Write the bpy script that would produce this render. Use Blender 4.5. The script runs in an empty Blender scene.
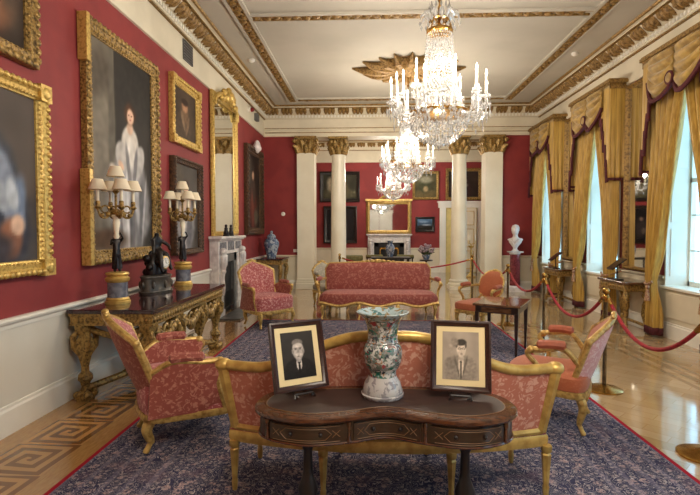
import bpy, math, random
from mathutils import Vector, Matrix, noise
R = math.radians
sin, cos, pi = math.sin, math.cos, math.pi
random.seed(7)
scene = bpy.context.scene
col = scene.collection

# ------------------------------------------------------------------ materials
def lin(c):
    return tuple(((v/255)/12.92 if v/255 <= .04045 else ((v/255+.055)/1.055)**2.4) for v in c)

class NT:
    def __init__(s, name):
        s.m = bpy.data.materials.new(name); s.m.use_nodes = True
        s.t = s.m.node_tree; s.t.nodes.clear()
        s.out = s.n('ShaderNodeOutputMaterial')
    def n(s, typ, **kw):
        o = s.t.nodes.new(typ)
        for k, v in kw.items(): setattr(o, k, v)
        return o
    def l(s, a, b): s.t.links.new(a, b)
    def math(s, op, a, b=None, clamp=False):
        o = s.n('ShaderNodeMath', operation=op, use_clamp=clamp)
        for i, v in enumerate((a, b)):
            if v is None: continue
            if isinstance(v, (int, float)): o.inputs[i].default_value = v
            else: s.l(v, o.inputs[i])
        return o.outputs[0]
    def mix(s, f, a, b):
        o = s.n('ShaderNodeMix', data_type='RGBA')
        for i, v in ((0, f), (6, a), (7, b)):
            if isinstance(v, (int, float)): o.inputs[i].default_value = v
            elif isinstance(v, tuple): o.inputs[i].default_value = (*v[:3], 1)
            else: s.l(v, o.inputs[i])
        return o.outputs[2]
    def ramp(s, f, p0, p1):
        o = s.n('ShaderNodeMapRange', interpolation_type='SMOOTHSTEP'); s.l(f, o.inputs[0])
        o.inputs[1].default_value = p0; o.inputs[2].default_value = p1
        return o.outputs[0]
    def coord(s, scale=(1,1,1)):
        c = s.n('ShaderNodeTexCoord'); mp = s.n('ShaderNodeMapping')
        mp.inputs[3].default_value = scale; s.l(c.outputs['Object'], mp.inputs[0])
        return mp.outputs[0]
    def noise(s, vec, scale, detail=3, dist=0, rough=.5):
        o = s.n('ShaderNodeTexNoise'); s.l(vec, o.inputs['Vector'])
        o.inputs['Scale'].default_value = scale; o.inputs['Detail'].default_value = detail
        o.inputs['Distortion'].default_value = dist; o.inputs['Roughness'].default_value = rough
        return o.outputs['Fac']
    def voro(s, vec, scale, feature='F1', out='Distance'):
        o = s.n('ShaderNodeTexVoronoi', feature=feature); s.l(vec, o.inputs['Vector'])
        o.inputs['Scale'].default_value = scale
        return o.outputs[out]
    def bsdf(s, color, rough=.5, metal=0, bump=None, bstr=.3, bdist=.01, spec=.5, coat=0, sheen=0):
        b = s.n('ShaderNodeBsdfPrincipled')
        if isinstance(color, tuple): b.inputs['Base Color'].default_value = (*color[:3], 1)
        else: s.l(color, b.inputs['Base Color'])
        if isinstance(rough, (int, float)): b.inputs['Roughness'].default_value = rough
        else: s.l(rough, b.inputs['Roughness'])
        b.inputs['Metallic'].default_value = metal
        b.inputs['Specular IOR Level'].default_value = spec
        b.inputs['Coat Weight'].default_value = coat
        b.inputs['Sheen Weight'].default_value = sheen
        if bump is not None:
            bp = s.n('ShaderNodeBump'); bp.inputs['Strength'].default_value = bstr
            bp.inputs['Distance'].default_value = bdist
            s.l(bump, bp.inputs['Height']); s.l(bp.outputs[0], b.inputs['Normal'])
        s.l(b.outputs[0], s.out.inputs[0]); s.b = b
        return s.m

def plain(name, rgb, rough=.5, metal=0, rgb2=None, scale=6, bump=0, bscale=None, lo=.35, hi=.65, stretch=(1,1,1), dist=0, **kw):
    t = NT(name); v = t.coord(stretch)
    f = t.noise(v, scale, 4, dist)
    c1 = lin(rgb); c2 = lin(rgb2) if rgb2 else tuple(x*.88 for x in c1)
    c = t.mix(t.ramp(f, lo, hi), c2, c1)
    bf = t.noise(v, bscale or scale*4, 4) if bump else None
    return t.bsdf(c, rough, metal, bf, bump, **kw)

def damask(name, base, fig, scale=9, rough=.7, amt=1.0):
    t = NT(name); v = t.coord()
    scale = scale*1.25; w = t.noise(v, scale*.8, 1, 1.5)
    a = t.math('SINE', t.math('MULTIPLY', w, 34.0))
    f1 = t.ramp(a, .25, .6)
    vv = t.voro(v, scale*2.2, 'SMOOTH_F1')
    f2 = t.ramp(vv, .42, .3)
    f3 = t.ramp(t.noise(v, scale*3.2, 2, .8), .44, .58)
    f = t.math('MULTIPLY', t.math('MAXIMUM', t.math('MULTIPLY', f1, f3), t.math('MULTIPLY', f2, f3)), amt, True)
    c = t.mix(f, lin(base), lin(fig))
    c = t.mix(t.math('MULTIPLY', t.noise(v, 160, 1), .25), c, lin(tuple(x*.75 for x in base)))
    return t.bsdf(c, rough, 0, f, .12, .004, spec=.3, sheen=.15)

M = {}
M['red_wall'] = plain('red_wall', (134,43,42), .7, 0, (124,37,38), 2.5, .03, 180)
M['cream'] = plain('cream_paint', (216,207,184), .55, 0, (206,197,174), 2)
M['dado'] = plain('dado_paint', (214,211,199), .5, 0, (206,204,192), 2)
M['white'] = plain('white_paint', (228,226,216), .4, 0, (220,217,206), 2)
M['ceiling'] = plain('ceiling_paint', (180,174,160), .7, 0, (173,167,153), 1.2)
M['column'] = plain('column_paint', (226,220,200), .35, 0, (219,212,190), 2)
M['gilt'] = plain('gilt', (200,168,98), .4, .45, (150,118,62), 30, .35, 90, .3, .6, bdist=.006)
M['gilt_smooth'] = plain('gilt_smooth', (206,174,98), .38, .42, (176,142,74), 14)
M['gilt_old'] = plain('gilt_old', (166,134,74), .45, .4, (88,66,32), 38, .55, 80, .32, .62, bdist=.006)
M['gilt_bright'] = plain('gilt_bright', (208,176,98), .38, .45, (158,124,58), 36, .4, 90, .3, .55, bdist=.005)
M['gilt_dull'] = plain('gilt_dull', (150,118,62), .5, .35, (92,66,28), 30, .4, 80, .3, .6, bdist=.006)
M['leaf'] = plain('leaf_ornament', (150,118,66), .55, .25, (86,60,26), 30, .6, 60, .3, .6, bdist=.01)
M['black'] = plain('black_wood', (26,20,18), .35)
M['bronze'] = plain('dark_bronze', (38,30,28), .32, .4, (24,18,18), 20)
M['grey_marble'] = plain('grey_marble', (118,120,128), .2, 0, (84,86,96), 9, dist=1.5)
M['white_marble'] = plain('white_marble', (222,218,214), .25, 0, (196,190,188), 5, dist=2.0)
M['statue'] = plain('statue_marble', (226,218,214), .35, 0, (212,202,200), 5)
M['red_marble'] = plain('red_marble', (132,62,68), .2, 0, (92,34,42), 12, dist=2.0)
M['console_top'] = plain('console_top', (66,42,42), .12, 0, (40,24,26), 8, dist=1.5, coat=.4)
M['mahogany'] = plain('mahogany', (44,24,17), .28, 0, (30,16,11), 5, stretch=(2,14,14), coat=.4)
M['walnut_edge'] = plain('walnut_edge', (84,50,29), .25, 0, (56,32,20), 6, stretch=(3,12,12), coat=.3)
M['leather'] = plain('leather_top', (54,38,34), .5, 0, (46,32,29), 12, .05, 200)
M['table_top'] = plain('table_top', (110,78,52), .16, 0, (78,50,32), 4, stretch=(3,14,14), coat=.6)
M['brass'] = plain('brass', (190,150,78), .25, .9, (150,110,50), 12)
M['steel'] = plain('post_metal', (140,126,100), .25, .9, (96,84,62), 12)
M['rope'] = plain('red_rope', (168,24,38), .7, 0, (120,12,26), 60)
M['curtain'] = plain('gold_curtain', (188,152,66), .5, 0, (158,122,44), 3, stretch=(14,14,.6), sheen=.3)
M['swag'] = plain('swag_silk', (170,138,64), .5, 0, (132,102,40), 10, sheen=.3)
M['fringe'] = plain('burgundy_fringe', (88,22,32), .8, 0, (56,12,20), 90, .4, 200)
M['tassel'] = plain('tassel', (190,160,120), .7, 0, (120,60,50), 60)
M['damask'] = damask('rose_damask', (170,84,80), (214,156,142), 8)
M['damask_sofa'] = damask('sofa_damask', (146,74,66), (188,126,110), 6, amt=.75)
M['damask_pink'] = damask('pink_damask', (162,80,80), (214,158,150), 10)
M['damask_red'] = damask('red_damask_side', (144,74,62), (182,122,102), 9)
M['damask_back'] = damask('settee_back_damask', (184,112,90), (214,164,142), 8)
M['orange_silk'] = damask('orange_silk', (166,92,60), (180,110,76), 10, amt=.5)
M['pale_pink'] = damask('pale_pink_damask', (214,160,160), (232,204,202), 10)
M['pad'] = plain('arm_pad_silk', (170,92,64), .6, 0, (150,80,56), 20)
M['lampshade'] = None
M['candle'] = plain('candle_cream', (236,226,200), .5)
M['mirror'] = NT('mirror_glass').bsdf((.86,.88,.86), .03, 1.0)
M['dark_hearth'] = plain('hearth_black', (22,20,20), .6, 0, (14,12,12), 8)
M['slate'] = plain('hearth_slate', (96,96,94), .4, 0, (80,80,80), 8)
M['mount'] = plain('photo_mount', (226,208,162), .8, 0, (218,200,152), 4)
M['photo_frame'] = plain('photo_frame_wood', (58,32,24), .35, 0, (38,20,16), 12, stretch=(2,12,12))
M['black_frame'] = plain('black_frame', (34,26,22), .4, 0, (22,16,14), 20, .3, 80)
M['brown_frame'] = plain('brown_gilt_frame', (92,62,34), .45, .2, (48,30,16), 30, .6, 70, bdist=.008)
M['grey_metal'] = plain('grey_metal', (96,94,92), .6)
M['plastic'] = plain('white_plastic', (230,226,216), .4)
M['redplastic'] = plain('red_plastic', (120,20,28), .4)
M['leaves'] = plain('leaf_green', (70,86,52), .6, 0, (44,60,34), 30)
M['petal'] = plain('petal_mauve', (176,160,166), .7, 0, (140,118,130), 30)
M['olive'] = plain('olive_cushion', (120,116,70), .7, 0, (96,92,54), 12)
M['yellow_lit_back'] = plain('yellow_lit_back', (226,206,132), .6)
M['ext'] = plain('pale_stone', (214,216,214), .8, 0, (196,198,196), 3)
M['ext_glass'] = plain('grey_window_glass', (150,164,172), .15)

def lampshade():
    t = NT('lampshade')
    d = t.n('ShaderNodeBsdfDiffuse'); d.inputs[0].default_value = (*lin((238,226,200)),1)
    tr = t.n('ShaderNodeBsdfTranslucent'); tr.inputs[0].default_value = (*lin((236,216,180)),1)
    mx = t.n('ShaderNodeMixShader'); mx.inputs[0].default_value = .18
    t.l(d.outputs[0], mx.inputs[1]); t.l(tr.outputs[0], mx.inputs[2]); t.l(mx.outputs[0], t.out.inputs[0])
    return t.m
M['lampshade'] = lampshade()

def crystal():
    t = NT('cut_crystal')
    g = t.n('ShaderNodeBsdfGlossy'); g.inputs[0].default_value = (1,1,1,1); g.inputs['Roughness'].default_value = .06
    tl = t.n('ShaderNodeBsdfTranslucent'); tl.inputs[0].default_value = (.40,.40,.39,1)
    d = t.n('ShaderNodeBsdfDiffuse'); d.inputs[0].default_value = (.34,.34,.33,1)
    tp = t.n('ShaderNodeBsdfTransparent'); tp.inputs[0].default_value = (1,1,1,1)
    m1 = t.n('ShaderNodeMixShader'); m1.inputs[0].default_value = .5
    t.l(tl.outputs[0], m1.inputs[1]); t.l(d.outputs[0], m1.inputs[2])
    m2 = t.n('ShaderNodeMixShader'); m2.inputs[0].default_value = .22
    t.l(m1.outputs[0], m2.inputs[1]); t.l(g.outputs[0], m2.inputs[2])
    m3 = t.n('ShaderNodeMixShader'); m3.inputs[0].default_value = .38
    t.l(m2.outputs[0], m3.inputs[1]); t.l(tp.outputs[0], m3.inputs[2]); t.l(m3.outputs[0], t.out.inputs[0])
    return t.m
M['crystal'] = crystal()

def glass_pane():
    t = NT('window_glass')
    g = t.n('ShaderNodeBsdfGlossy'); g.inputs['Roughness'].default_value = .02
    tp = t.n('ShaderNodeBsdfTransparent'); tp.inputs[0].default_value = (.93,.98,1,1)
    m = t.n('ShaderNodeMixShader'); m.inputs[0].default_value = .06
    t.l(tp.outputs[0], m.inputs[1]); t.l(g.outputs[0], m.inputs[2]); t.l(m.outputs[0], t.out.inputs[0])
    return t.m
M['pane'] = glass_pane()

def emit(name, c, s):
    t = NT(name); e = t.n('ShaderNodeEmission'); e.inputs[0].default_value = (*c,1); e.inputs[1].default_value = s
    t.l(e.outputs[0], t.out.inputs[0]); return t.m
M['flame'] = emit('candle_bulb', (1,.90,.74), 7)

def painted():
    t = NT('oil_paint'); a = t.n('ShaderNodeAttribute', attribute_name='paint')
    v = t.coord(); f = t.noise(v, 60, 3)
    return t.bsdf(a.outputs['Color'], .6, 0, f, .05, .002, spec=.12)
M['paint'] = painted()

def vase_mat(name, ground, cols, scale, dens):
    t = NT(name); v = t.coord((1,1,1))
    c = lin(ground)
    cur = t.mix(0.0, c, c)
    for i, (cc, sc, lo, hi) in enumerate(cols):
        f = t.ramp(t.noise(v, sc*scale, 3, .6+.3*i), lo, hi)
        cur = t.mix(f, cur, lin(cc))
    return t.bsdf(cur, .14, 0, coat=.4)
M['famille'] = vase_mat('famille_rose', (186,188,184), [((128,128,126),26,.47,.53),((96,112,104),38,.52,.56),((36,104,90),17,.58,.61),((140,62,70),24,.60,.63),((52,58,66),30,.57,.60),((164,118,70),33,.63,.66),((150,176,184),20,.62,.68)], 1, 1)
M['famille_rim'] = vase_mat('famille_rim', (158,178,182), [((140,120,84),34,.54,.58),((70,110,110),30,.56,.6)], 1, 1)
M['famille_foot'] = vase_mat('famille_foot', (172,170,168), [((128,126,130),30,.5,.58)], 1, 1)
M['bluewhite'] = vase_mat('blue_white_porcelain', (158,170,182), [((86,106,136),12,.45,.52),((62,78,108),22,.55,.6)], 1, 1)

def rug_mat():
    t = NT('persian_rug'); v = t.coord()
    # vine lines and blossoms on navy
    w = t.noise(v, 5.5, 2, 1.6)
    a = t.math('ABSOLUTE', t.math('SINE', t.math('MULTIPLY', w, 60.0)))
    vine = t.ramp(a, .35, .12)
    blo = t.ramp(t.voro(v, 11), .40, .28)
    blo2 = t.ramp(t.voro(v, 26), .36, .26)
    c = t.mix(vine, lin((58,60,86)), lin((180,173,174)))
    c = t.mix(t.math('MULTIPLY', blo2, .8), c, lin((160,150,152)))
    c = t.mix(t.math('MULTIPLY', blo, t.ramp(t.noise(v, 60, 2), .45, .55)), c, lin((172,150,150)))
    c = t.mix(t.math('MULTIPLY', t.ramp(t.noise(v, 3.2, 2), .58, .70), .35), c, lin((112,88,100)))
    c = t.mix(t.math('MULTIPLY', t.ramp(t.noise(v, 120, 1), .4, .7), .55), c, lin((38,36,50)))
    # borders by distance to edge (object coords centred on the rug)
    sx = t.n('ShaderNodeSeparateXYZ'); tc = t.n('ShaderNodeTexCoord'); t.l(tc.outputs['Object'], sx.inputs[0])
    ex = t.math('SUBTRACT', RUG_HX, t.math('ABSOLUTE', sx.outputs[0]))
    ey = t.math('SUBTRACT', RUG_HY, t.math('ABSOLUTE', sx.outputs[1]))
    e = t.math('MINIMUM', ex, ey)
    st = t.ramp(t.math('SINE', t.math('MULTIPLY', e, 46.0)), .55, .8)
    inb = t.math('LESS_THAN', e, .62)
    c = t.mix(t.math('MULTIPLY', t.math('MULTIPLY', st, inb), .28), c, lin((136,130,148)))
    c = t.mix(t.math('LESS_THAN', e, .032), c, lin((150,28,44)))
    return t.bsdf(c, .95, 0, t.noise(v, 300, 2), .3, .003, spec=.1)

def floor_mat():
    t = NT('parquet'); tc = t.n('ShaderNodeTexCoord'); sx = t.n('ShaderNodeSeparateXYZ')
    t.l(tc.outputs['Object'], sx.inputs[0]); x, y = sx.outputs[0], sx.outputs[1]
    v = t.coord()
    # greek key squares along left wall
    S = .46
    u = t.math('SUBTRACT', t.math('DIVIDE', t.math('ADD', x, 2.60), S), .5)
    w = t.math('SUBTRACT', t.math('FRACT', t.math('DIVIDE', t.math('ADD', y, -3.49), S)), .5)
    w = t.math('MULTIPLY', w, -1.0)
    d = t.math('MAXIMUM', t.math('ABSOLUTE', u), t.math('ABSOLUTE', w))
    ang = t.math('DIVIDE', t.math('ARCTAN2', w, u), 2*pi)
    sp = t.math('FRACT', t.math('ADD', t.math('MULTIPLY', d, 5.0), ang))
    key = t.math('LESS_THAN', sp, .5)
    instrip = t.math('LESS_THAN', t.math('ABSOLUTE', u), .52)
    grain = t.noise(t.coord((26,3,1)), 4, 4)
    oak = t.mix(t.ramp(grain, .3, .7), lin((156,116,68)), lin((176,136,84)))
    keyc = t.mix(key, lin((178,136,84)), lin((120,82,48)))
    # herringbone-like blocks elsewhere
    mp = t.n('ShaderNodeMapping'); mp.inputs[2].default_value = (0,0,R(45)); t.l(tc.outputs['Object'], mp.inputs[0])
    ck = t.n('ShaderNodeTexBrick'); t.l(mp.outputs[0], ck.inputs['Vector'])
    ck.inputs['Scale'].default_value = 1.0; ck.inputs['Brick Width'].default_value = .42; ck.inputs['Row Height'].default_value = .14
    ck.inputs['Mortar Size'].default_value = .003; ck.inputs['Bias'].default_value = 0
    ck.inputs['Color1'].default_value = (*lin((190,168,136)),1); ck.inputs['Color2'].default_value = (*lin((166,140,104)),1)
    ck.inputs['Mortar'].default_value = (*lin((160,126,86)),1)
    par = t.mix(.25, ck.outputs['Color'], oak)
    left = t.math('LESS_THAN', x, -1.7)
    c = t.mix(left, par, oak)
    c = t.mix(t.math('MULTIPLY', instrip, left), c, keyc)
    # long dark border lines near the windows
    for xc, wd in ((3.30,.03),(3.46,.05),(3.60,.03)):
        c = t.mix(t.math('MULTIPLY', t.math('LESS_THAN', t.math('ABSOLUTE', t.math('SUBTRACT', x, xc)), wd), .55), c, lin((130,98,62)))
    rg = t.math('ADD', t.math('MULTIPLY', t.noise(v, 3, 3), .10), .06)
    return t.bsdf(c, rg, 0, t.noise(v, 2.2, 3), .06, .02, spec=.5, coat=.55)

# ------------------------------------------------------------------ mesh builder
class MB:
    def __init__(s): s.v = []; s.f = []
    def add(s, vs, fs):
        o = len(s.v); s.v += [tuple(p) for p in vs]; s.f += [tuple(i+o for i in q) for q in fs]; return o
    def box(s, x0, x1, y0, y1, z0, z1):
        s.add([(x0,y0,z0),(x1,y0,z0),(x1,y1,z0),(x0,y1,z0),(x0,y0,z1),(x1,y0,z1),(x1,y1,z1),(x0,y1,z1)],
              [(0,3,2,1),(4,5,6,7),(0,1,5,4),(1,2,6,5),(2,3,7,6),(3,0,4,7)]); return s
    def xf(s, mat, start=0):
        for i in range(start, len(s.v)): s.v[i] = tuple(mat @ Vector(s.v[i]))
        return s
    def tube(s, pts, rad, n=8, closed=False, sq=1.0):
        pts = [Vector(p) for p in pts]; N = len(pts)
        if isinstance(rad, (int, float)): rad = [rad]*N
        vs, prev = [], None
        for i, p in enumerate(pts):
            a = pts[(i-1) % N] if (closed or i > 0) else p
            b = pts[(i+1) % N] if (closed or i < N-1) else p
            t = (b-a).normalized() if (b-a).length > 1e-9 else Vector((0,0,1))
            if prev is None:
                ref = Vector((0,0,1)) if abs(t.z) < .9 else Vector((1,0,0))
                u = t.cross(ref).normalized()
            else:
                u = (prev - t*prev.dot(t)); u = u.normalized() if u.length > 1e-6 else prev
            prev = u; w = t.cross(u)
            for k in range(n):
                g = 2*pi*k/n; vs.append(p + u*cos(g)*rad[i] + w*sin(g)*rad[i]*sq)
        fs = []
        for i in range(N if closed else N-1):
            j = (i+1) % N
            for k in range(n):
                l = (k+1) % n; fs.append((i*n+k, i*n+l, j*n+l, j*n+k))
        if not closed:
            fs.append(tuple(range(n-1,-1,-1))); fs.append(tuple((N-1)*n+k for k in range(n)))
        s.add(vs, fs); return s
    def lathe(s, prof, c=(0,0,0), n=20, sx=1, sy=1, flute=0, fl=None):
        vs, fs = [], []
        for i, (r, z) in enumerate(prof):
            for k in range(n):
                g = 2*pi*k/n
                rr = r*(1 - flute*(.5+.5*cos(g*fl))) if flute and fl else r
                vs.append((c[0]+rr*cos(g)*sx, c[1]+rr*sin(g)*sy, c[2]+z))
        m = len(prof)
        for i in range(m-1):
            for k in range(n):
                l = (k+1) % n; fs.append((i*n+k, i*n+l, (i+1)*n+l, (i+1)*n+k))
        fs.append(tuple(range(n-1,-1,-1))); fs.append(tuple((m-1)*n+k for k in range(n)))
        s.add(vs, fs); return s
    def ball(s, c, r, k=(1,1,1), nu=10, nv=6):
        prof = [(r*sin(pi*max(.02,min(.98,i/nv))), -r*cos(pi*i/nv)) for i in range(nv+1)]
        o = len(s.v); s.lathe(prof, (0,0,0), nu)
        for i in range(o, len(s.v)):
            p = s.v[i]; s.v[i] = (c[0]+p[0]*k[0], c[1]+p[1]*k[1], c[2]+p[2]*k[2])
        return s
    def gem(s, c, r, h, h2=None):
        h2 = h2 or h; x, y, z = c
        s.add([(x+r,y,z),(x,y+r,z),(x-r,y,z),(x,y-r,z),(x,y,z+h),(x,y,z-h2)],
              [(0,1,4),(1,2,4),(2,3,4),(3,0,4),(1,0,5),(2,1,5),(3,2,5),(0,3,5)]); return s
    def prism(s, poly, z0, z1):
        n = len(poly)
        s.add([(x,y,z0) for x,y in poly]+[(x,y,z1) for x,y in poly],
              [tuple(range(n-1,-1,-1)), tuple(range(n,2*n))]+[(i,(i+1)%n,(i+1)%n+n,i+n) for i in range(n)]); return s
    def loft(s, loops, cap=True, closed=False):
        n = len(loops[0]); vs = [p for L in loops for p in L]; fs = []; m = len(loops)
        for i in range(m if closed else m-1):
            j = (i+1) % m
            for k in range(n):
                l = (k+1) % n; fs.append((i*n+k, i*n+l, j*n+l, j*n+k))
        if cap and not closed: fs += [tuple(range(n-1,-1,-1)), tuple((m-1)*n+k for k in range(n))]
        s.add(vs, fs); return s
    def grid(s, fn, nu, nv, cu=False):
        vs = [fn(i/nu, j/nv) for j in range(nv+1) for i in range(nu if cu else nu+1)]
        w = nu if cu else nu+1; fs = []
        for j in range(nv):
            for i in range(nu):
                a = j*w+i; b = j*w+(i+1) % w; fs.append((a, b, b+w, a+w))
        s.add(vs, fs); return s
    def slab(s, fa, fb, nu, nv):
        o = len(s.v); s.grid(fa, nu, nv); w = nu+1; q = len(s.v)
        vs = [fb(i/nu, j/nv) for j in range(nv+1) for i in range(nu+1)]
        fs = [(j*w+i, (j+1)*w+i, (j+1)*w+i+1, j*w+i+1) for j in range(nv) for i in range(nu)]
        s.add(vs, fs)
        e = [i for i in range(nu+1)]+[j*w+nu for j in range(1,nv+1)]+[nv*w+i for i in range(nu-1,-1,-1)]+[j*w for j in range(nv-1,0,-1)]
        L = len(e)
        for k in range(L):
            a, b = e[k], e[(k+1)%L]; s.f.append((o+b, o+a, q+a, q+b))
        return s
    def build(s, name, m, parent=None, smooth=True, bevel=0, loc=None, rot=None, solid=0, label=None, stuff=False):
        me = bpy.data.meshes.new(name); me.from_pydata(s.v, [], s.f); me.update()
        me.materials.append(m if not isinstance(m, str) else M[m])
        if smooth:
            me.shade_smooth()
            try: me.set_sharp_from_angle(angle=R(42))
            except Exception: pass
        o = bpy.data.objects.new(name, me); col.objects.link(o)
        if parent is not None: o.parent = parent
        if loc: o.location = loc
        if rot: o.rotation_euler = rot
        if bevel:
            b = o.modifiers.new('bevel', 'BEVEL'); b.width = bevel; b.segments = 2; b.limit_method = 'ANGLE'
        if solid:
            b = o.modifiers.new('thick', 'SOLIDIFY'); b.thickness = solid; b.offset = 0
        if label: o['label'] = label
        if stuff: o['kind'] = 'stuff'
        return o

def thing(name, label, cat, loc=(0,0,0), rz=0, group=None, rx=0):
    o = bpy.data.objects.new(name, None); col.objects.link(o); o.empty_display_size = .1
    o.location = loc; o.rotation_euler = (rx,0,rz); o['label'] = label; o['category'] = cat
    if group: o['group'] = group
    return o
def tag(o, label, cat, group=None):
    o['label'] = label; o['category'] = cat
    if group: o['group'] = group
    return o
def struct(o): o['kind'] = 'structure'; return o
def dup(t, loc, rz=0, label=None, group=None):
    r = t.copy(); col.objects.link(r); r.location = loc; r.rotation_euler = (0,0,rz)
    if label: r['label'] = label
    if group: r['group'] = group
    for ch in list(t.children):
        c = ch.copy(); col.objects.link(c); c.parent = r
        for g in ch.children:
            d = g.copy(); col.objects.link(d); d.parent = c
    return r
def arc(c, r, a0, a1, n, plane='xz'):
    out = []
    for i in range(n+1):
        a = R(a0+(a1-a0)*i/n); p, q = r*cos(a), r*sin(a)
        out.append((c[0]+p, c[1], c[2]+q) if plane == 'xz' else (c[0]+p, c[1]+q, c[2]) if plane == 'xy' else (c[0], c[1]+p, c[2]+q))
    return out
def spline(P, n=6, closed=False):
    P = [Vector(p) for p in P]; N = len(P); out = []
    for i in range(N if closed else N-1):
        p0 = P[(i-1) % N] if (closed or i > 0) else P[i]; p1 = P[i]; p2 = P[(i+1) % N]
        p3 = P[(i+2) % N] if (closed or i < N-2) else p2
        for k in range(n):
            t = k/n
            out.append(.5*((2*p1)+(p2-p0)*t+(2*p0-5*p1+4*p2-p3)*t*t+(3*p1-p0-3*p2+p3)*t**3))
    if not closed: out.append(P[-1])
    return out
# ------------------------------------------------------------------ the room
XL, XR, Y0, YE, YE2, YB, HC = -2.83, 4.4, -4.2, 13.05, 13.45, 18.2, 4.8
RUG = (-1.95, 2.08, 1.75, 8.50)
RUG_HX, RUG_HY = (RUG[1]-RUG[0])/2, (RUG[3]-RUG[2])/2
M['rug'] = rug_mat(); M['floor'] = floor_mat()

struct(MB().box(XL-.2, XR+.5, Y0-.2, YB+.2, -.1, 0).build('floor', 'floor', smooth=False))
struct(MB().box(XL-.2, XR+.5, Y0-.2, YB+.2, HC, HC+.1).build('ceiling', 'ceiling', smooth=False))
struct(MB().box(XL-.2, XL, Y0-.2, YB+.2, 0, HC).build('wall_left', 'red_wall', smooth=False))
struct(MB().box(XL-.2, XR+.5, YB, YB+.2, 0, HC).build('wall_back', 'red_wall', smooth=False))
struct(MB().box(XL-.2, XR+.5, Y0-.2, Y0, 0, HC).build('wall_front', 'red_wall', smooth=False))

WIN = [12.04, 9.47, 6.82, 4.24, 1.67, -.9, 15.8]
WH, WZ0, WZ1 = .64, .76, 3.85
m = MB(); ys = sorted(WIN); a = Y0
for y in ys:
    m.box(XR, XR+.42, a, y-WH, 0, HC); m.box(XR, XR+.42, y-WH, y+WH, 0, WZ0-.02); m.box(XR, XR+.42, y-WH, y+WH, WZ1, HC); a = y+WH
m.box(XR, XR+.42, a, YB, 0, HC)
struct(m.build('wall_right', 'red_wall', smooth=False))
# screen wall with wide columned opening
PL, PR = (-1.93, -1.47), (3.0, 3.44)
struct(MB().box(XL, PL[0], YE, YE2, 0, HC).build('wall_end', 'red_wall', smooth=False))
struct(MB().box(PR[1], XR, YE, YE2, 0, HC).build('wall_end', 'red_wall', smooth=False))
struct(MB().box(PL[0], PR[1], YE+.02, YE2-.02, 4.3, HC).build('wall_end', 'red_wall', smooth=False))

tn = [0]
def trim(mb, mt, smooth=False, **k):
    tn[0] += 1
    return struct(mb.build('trim_%d' % tn[0], mt, smooth=smooth, **k))
def ring(mb, prof, rect):
    x0, x1, y0, y1 = rect; vs, fs = [], []
    for d, z in prof: vs += [(x0+d,y0+d,z),(x1-d,y0+d,z),(x1-d,y1-d,z),(x0+d,y1-d,z)]
    for i in range(len(prof)-1):
        for k in range(4):
            l = (k+1) % 4; fs.append((i*4+k, i*4+l, i*4+4+l, i*4+4+k))
    mb.add(vs, fs)
MAIN, BACK = (XL, XR, Y0, YE), (XL, XR, YE2, YB)
# frieze band, architrave of the beam
m = MB()
for rc in (MAIN, BACK): ring(m, [(0,4.05),(.03,4.055),(.03,4.10),(.012,4.11),(.012,4.50)], rc)
trim(m, 'cream')
m = MB()
m.box(PL[0], PR[1], YE-.045, YE2+.045, 4.04, 4.33); m.box(PL[0]-.3, PR[1]+.3, YE-.07, YE, 4.14, 4.17); m.box(XL, XR, YE-.08, YE, 4.22, 4.27)
m.box(XL, XR, YE-.05, YE, 4.045, 4.14); m.box(XL, XR, YE-.06, YE, 4.275, 4.5)
trim(m, 'cream')
m = MB(); m.box(XL+.04, XR-.04, YE-.075, YE-.05, 4.135, 4.15); m.box(XL+.04, XR-.04, YE-.086, YE-.05, 4.245, 4.262)
for rc in (MAIN, BACK): ring(m, [(.02,4.485),(.055,4.485),(.055,4.505),(.02,4.505)], rc)
trim(m, 'gilt_dull')
# cornice
m = MB()
for rc in (MAIN, BACK):
    ring(m, [(.012,4.50),(.07,4.51),(.07,4.60),(.11,4.61),(.25,4.735),(.30,4.735),(.30,4.755),(.36,4.77),(.38,4.80)], rc)
trim(m, 'cream')
m = MB()   # dentils
def along(rect, d, step, fn):
    x0, x1, y0, y1 = rect[0]+d, rect[1]-d, rect[2]+d, rect[3]-d
    n = int((y1-y0)/step)
    for i in range(n):
        y = y0+(i+.5)*(y1-y0)/n; fn(x0, y, 0); fn(x1, y, 2)
    n = int((x1-x0)/step)
    for i in range(n):
        x = x0+(i+.5)*(x1-x0)/n; fn(x, y1, 3); fn(x, y0, 1)
def dent(x, y, s):
    m.box(x-.02, x+.02, y-.02, y+.02, 4.535, 4.59)
for rc in ((XL,XR,4.5,YE),): along(rc, .075, .085, dent)
trim(m, 'white')
m = MB()   # gilded leaves of the cornice
INW = {0: (1,0), 1: (0,1), 2: (-1,0), 3: (0,-1)}
def leafrow(x, y, s, z0=4.615, z1=4.735, out=.16, w=.12):
    ix, iy = INW[s]; tx, ty = -iy, ix
    for q in (-1, 0, 1):
        P = [(x+tx*q*w*.8+ix*out*t, y+ty*q*w*.8+iy*out*t, z0+(z1-z0)*t - (.02 if q else .035)*sin(pi*t)) for t in (0,.35,.7,1)]
        P.append((P[-1][0]+ix*.02, P[-1][1]+iy*.02, P[-1][2]-.035))
        m.tube(P, [.02,.045,.055,.045,.012], 6)
for rc in ((XL,XR,1.5,YE),): along(rc, .10, .36, leafrow)
trim(m, 'leaf', True)
m = MB(); along(BACK, .10, .36, leafrow); trim(m, 'leaf', True)
m = MB()
for rc in (MAIN, BACK): ring(m, [(.26,4.728),(.31,4.728),(.31,4.74)], rc); ring(m, [(.352,4.762),(.378,4.772),(.392,4.795)], rc)
trim(m, 'gilt_dull')
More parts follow.
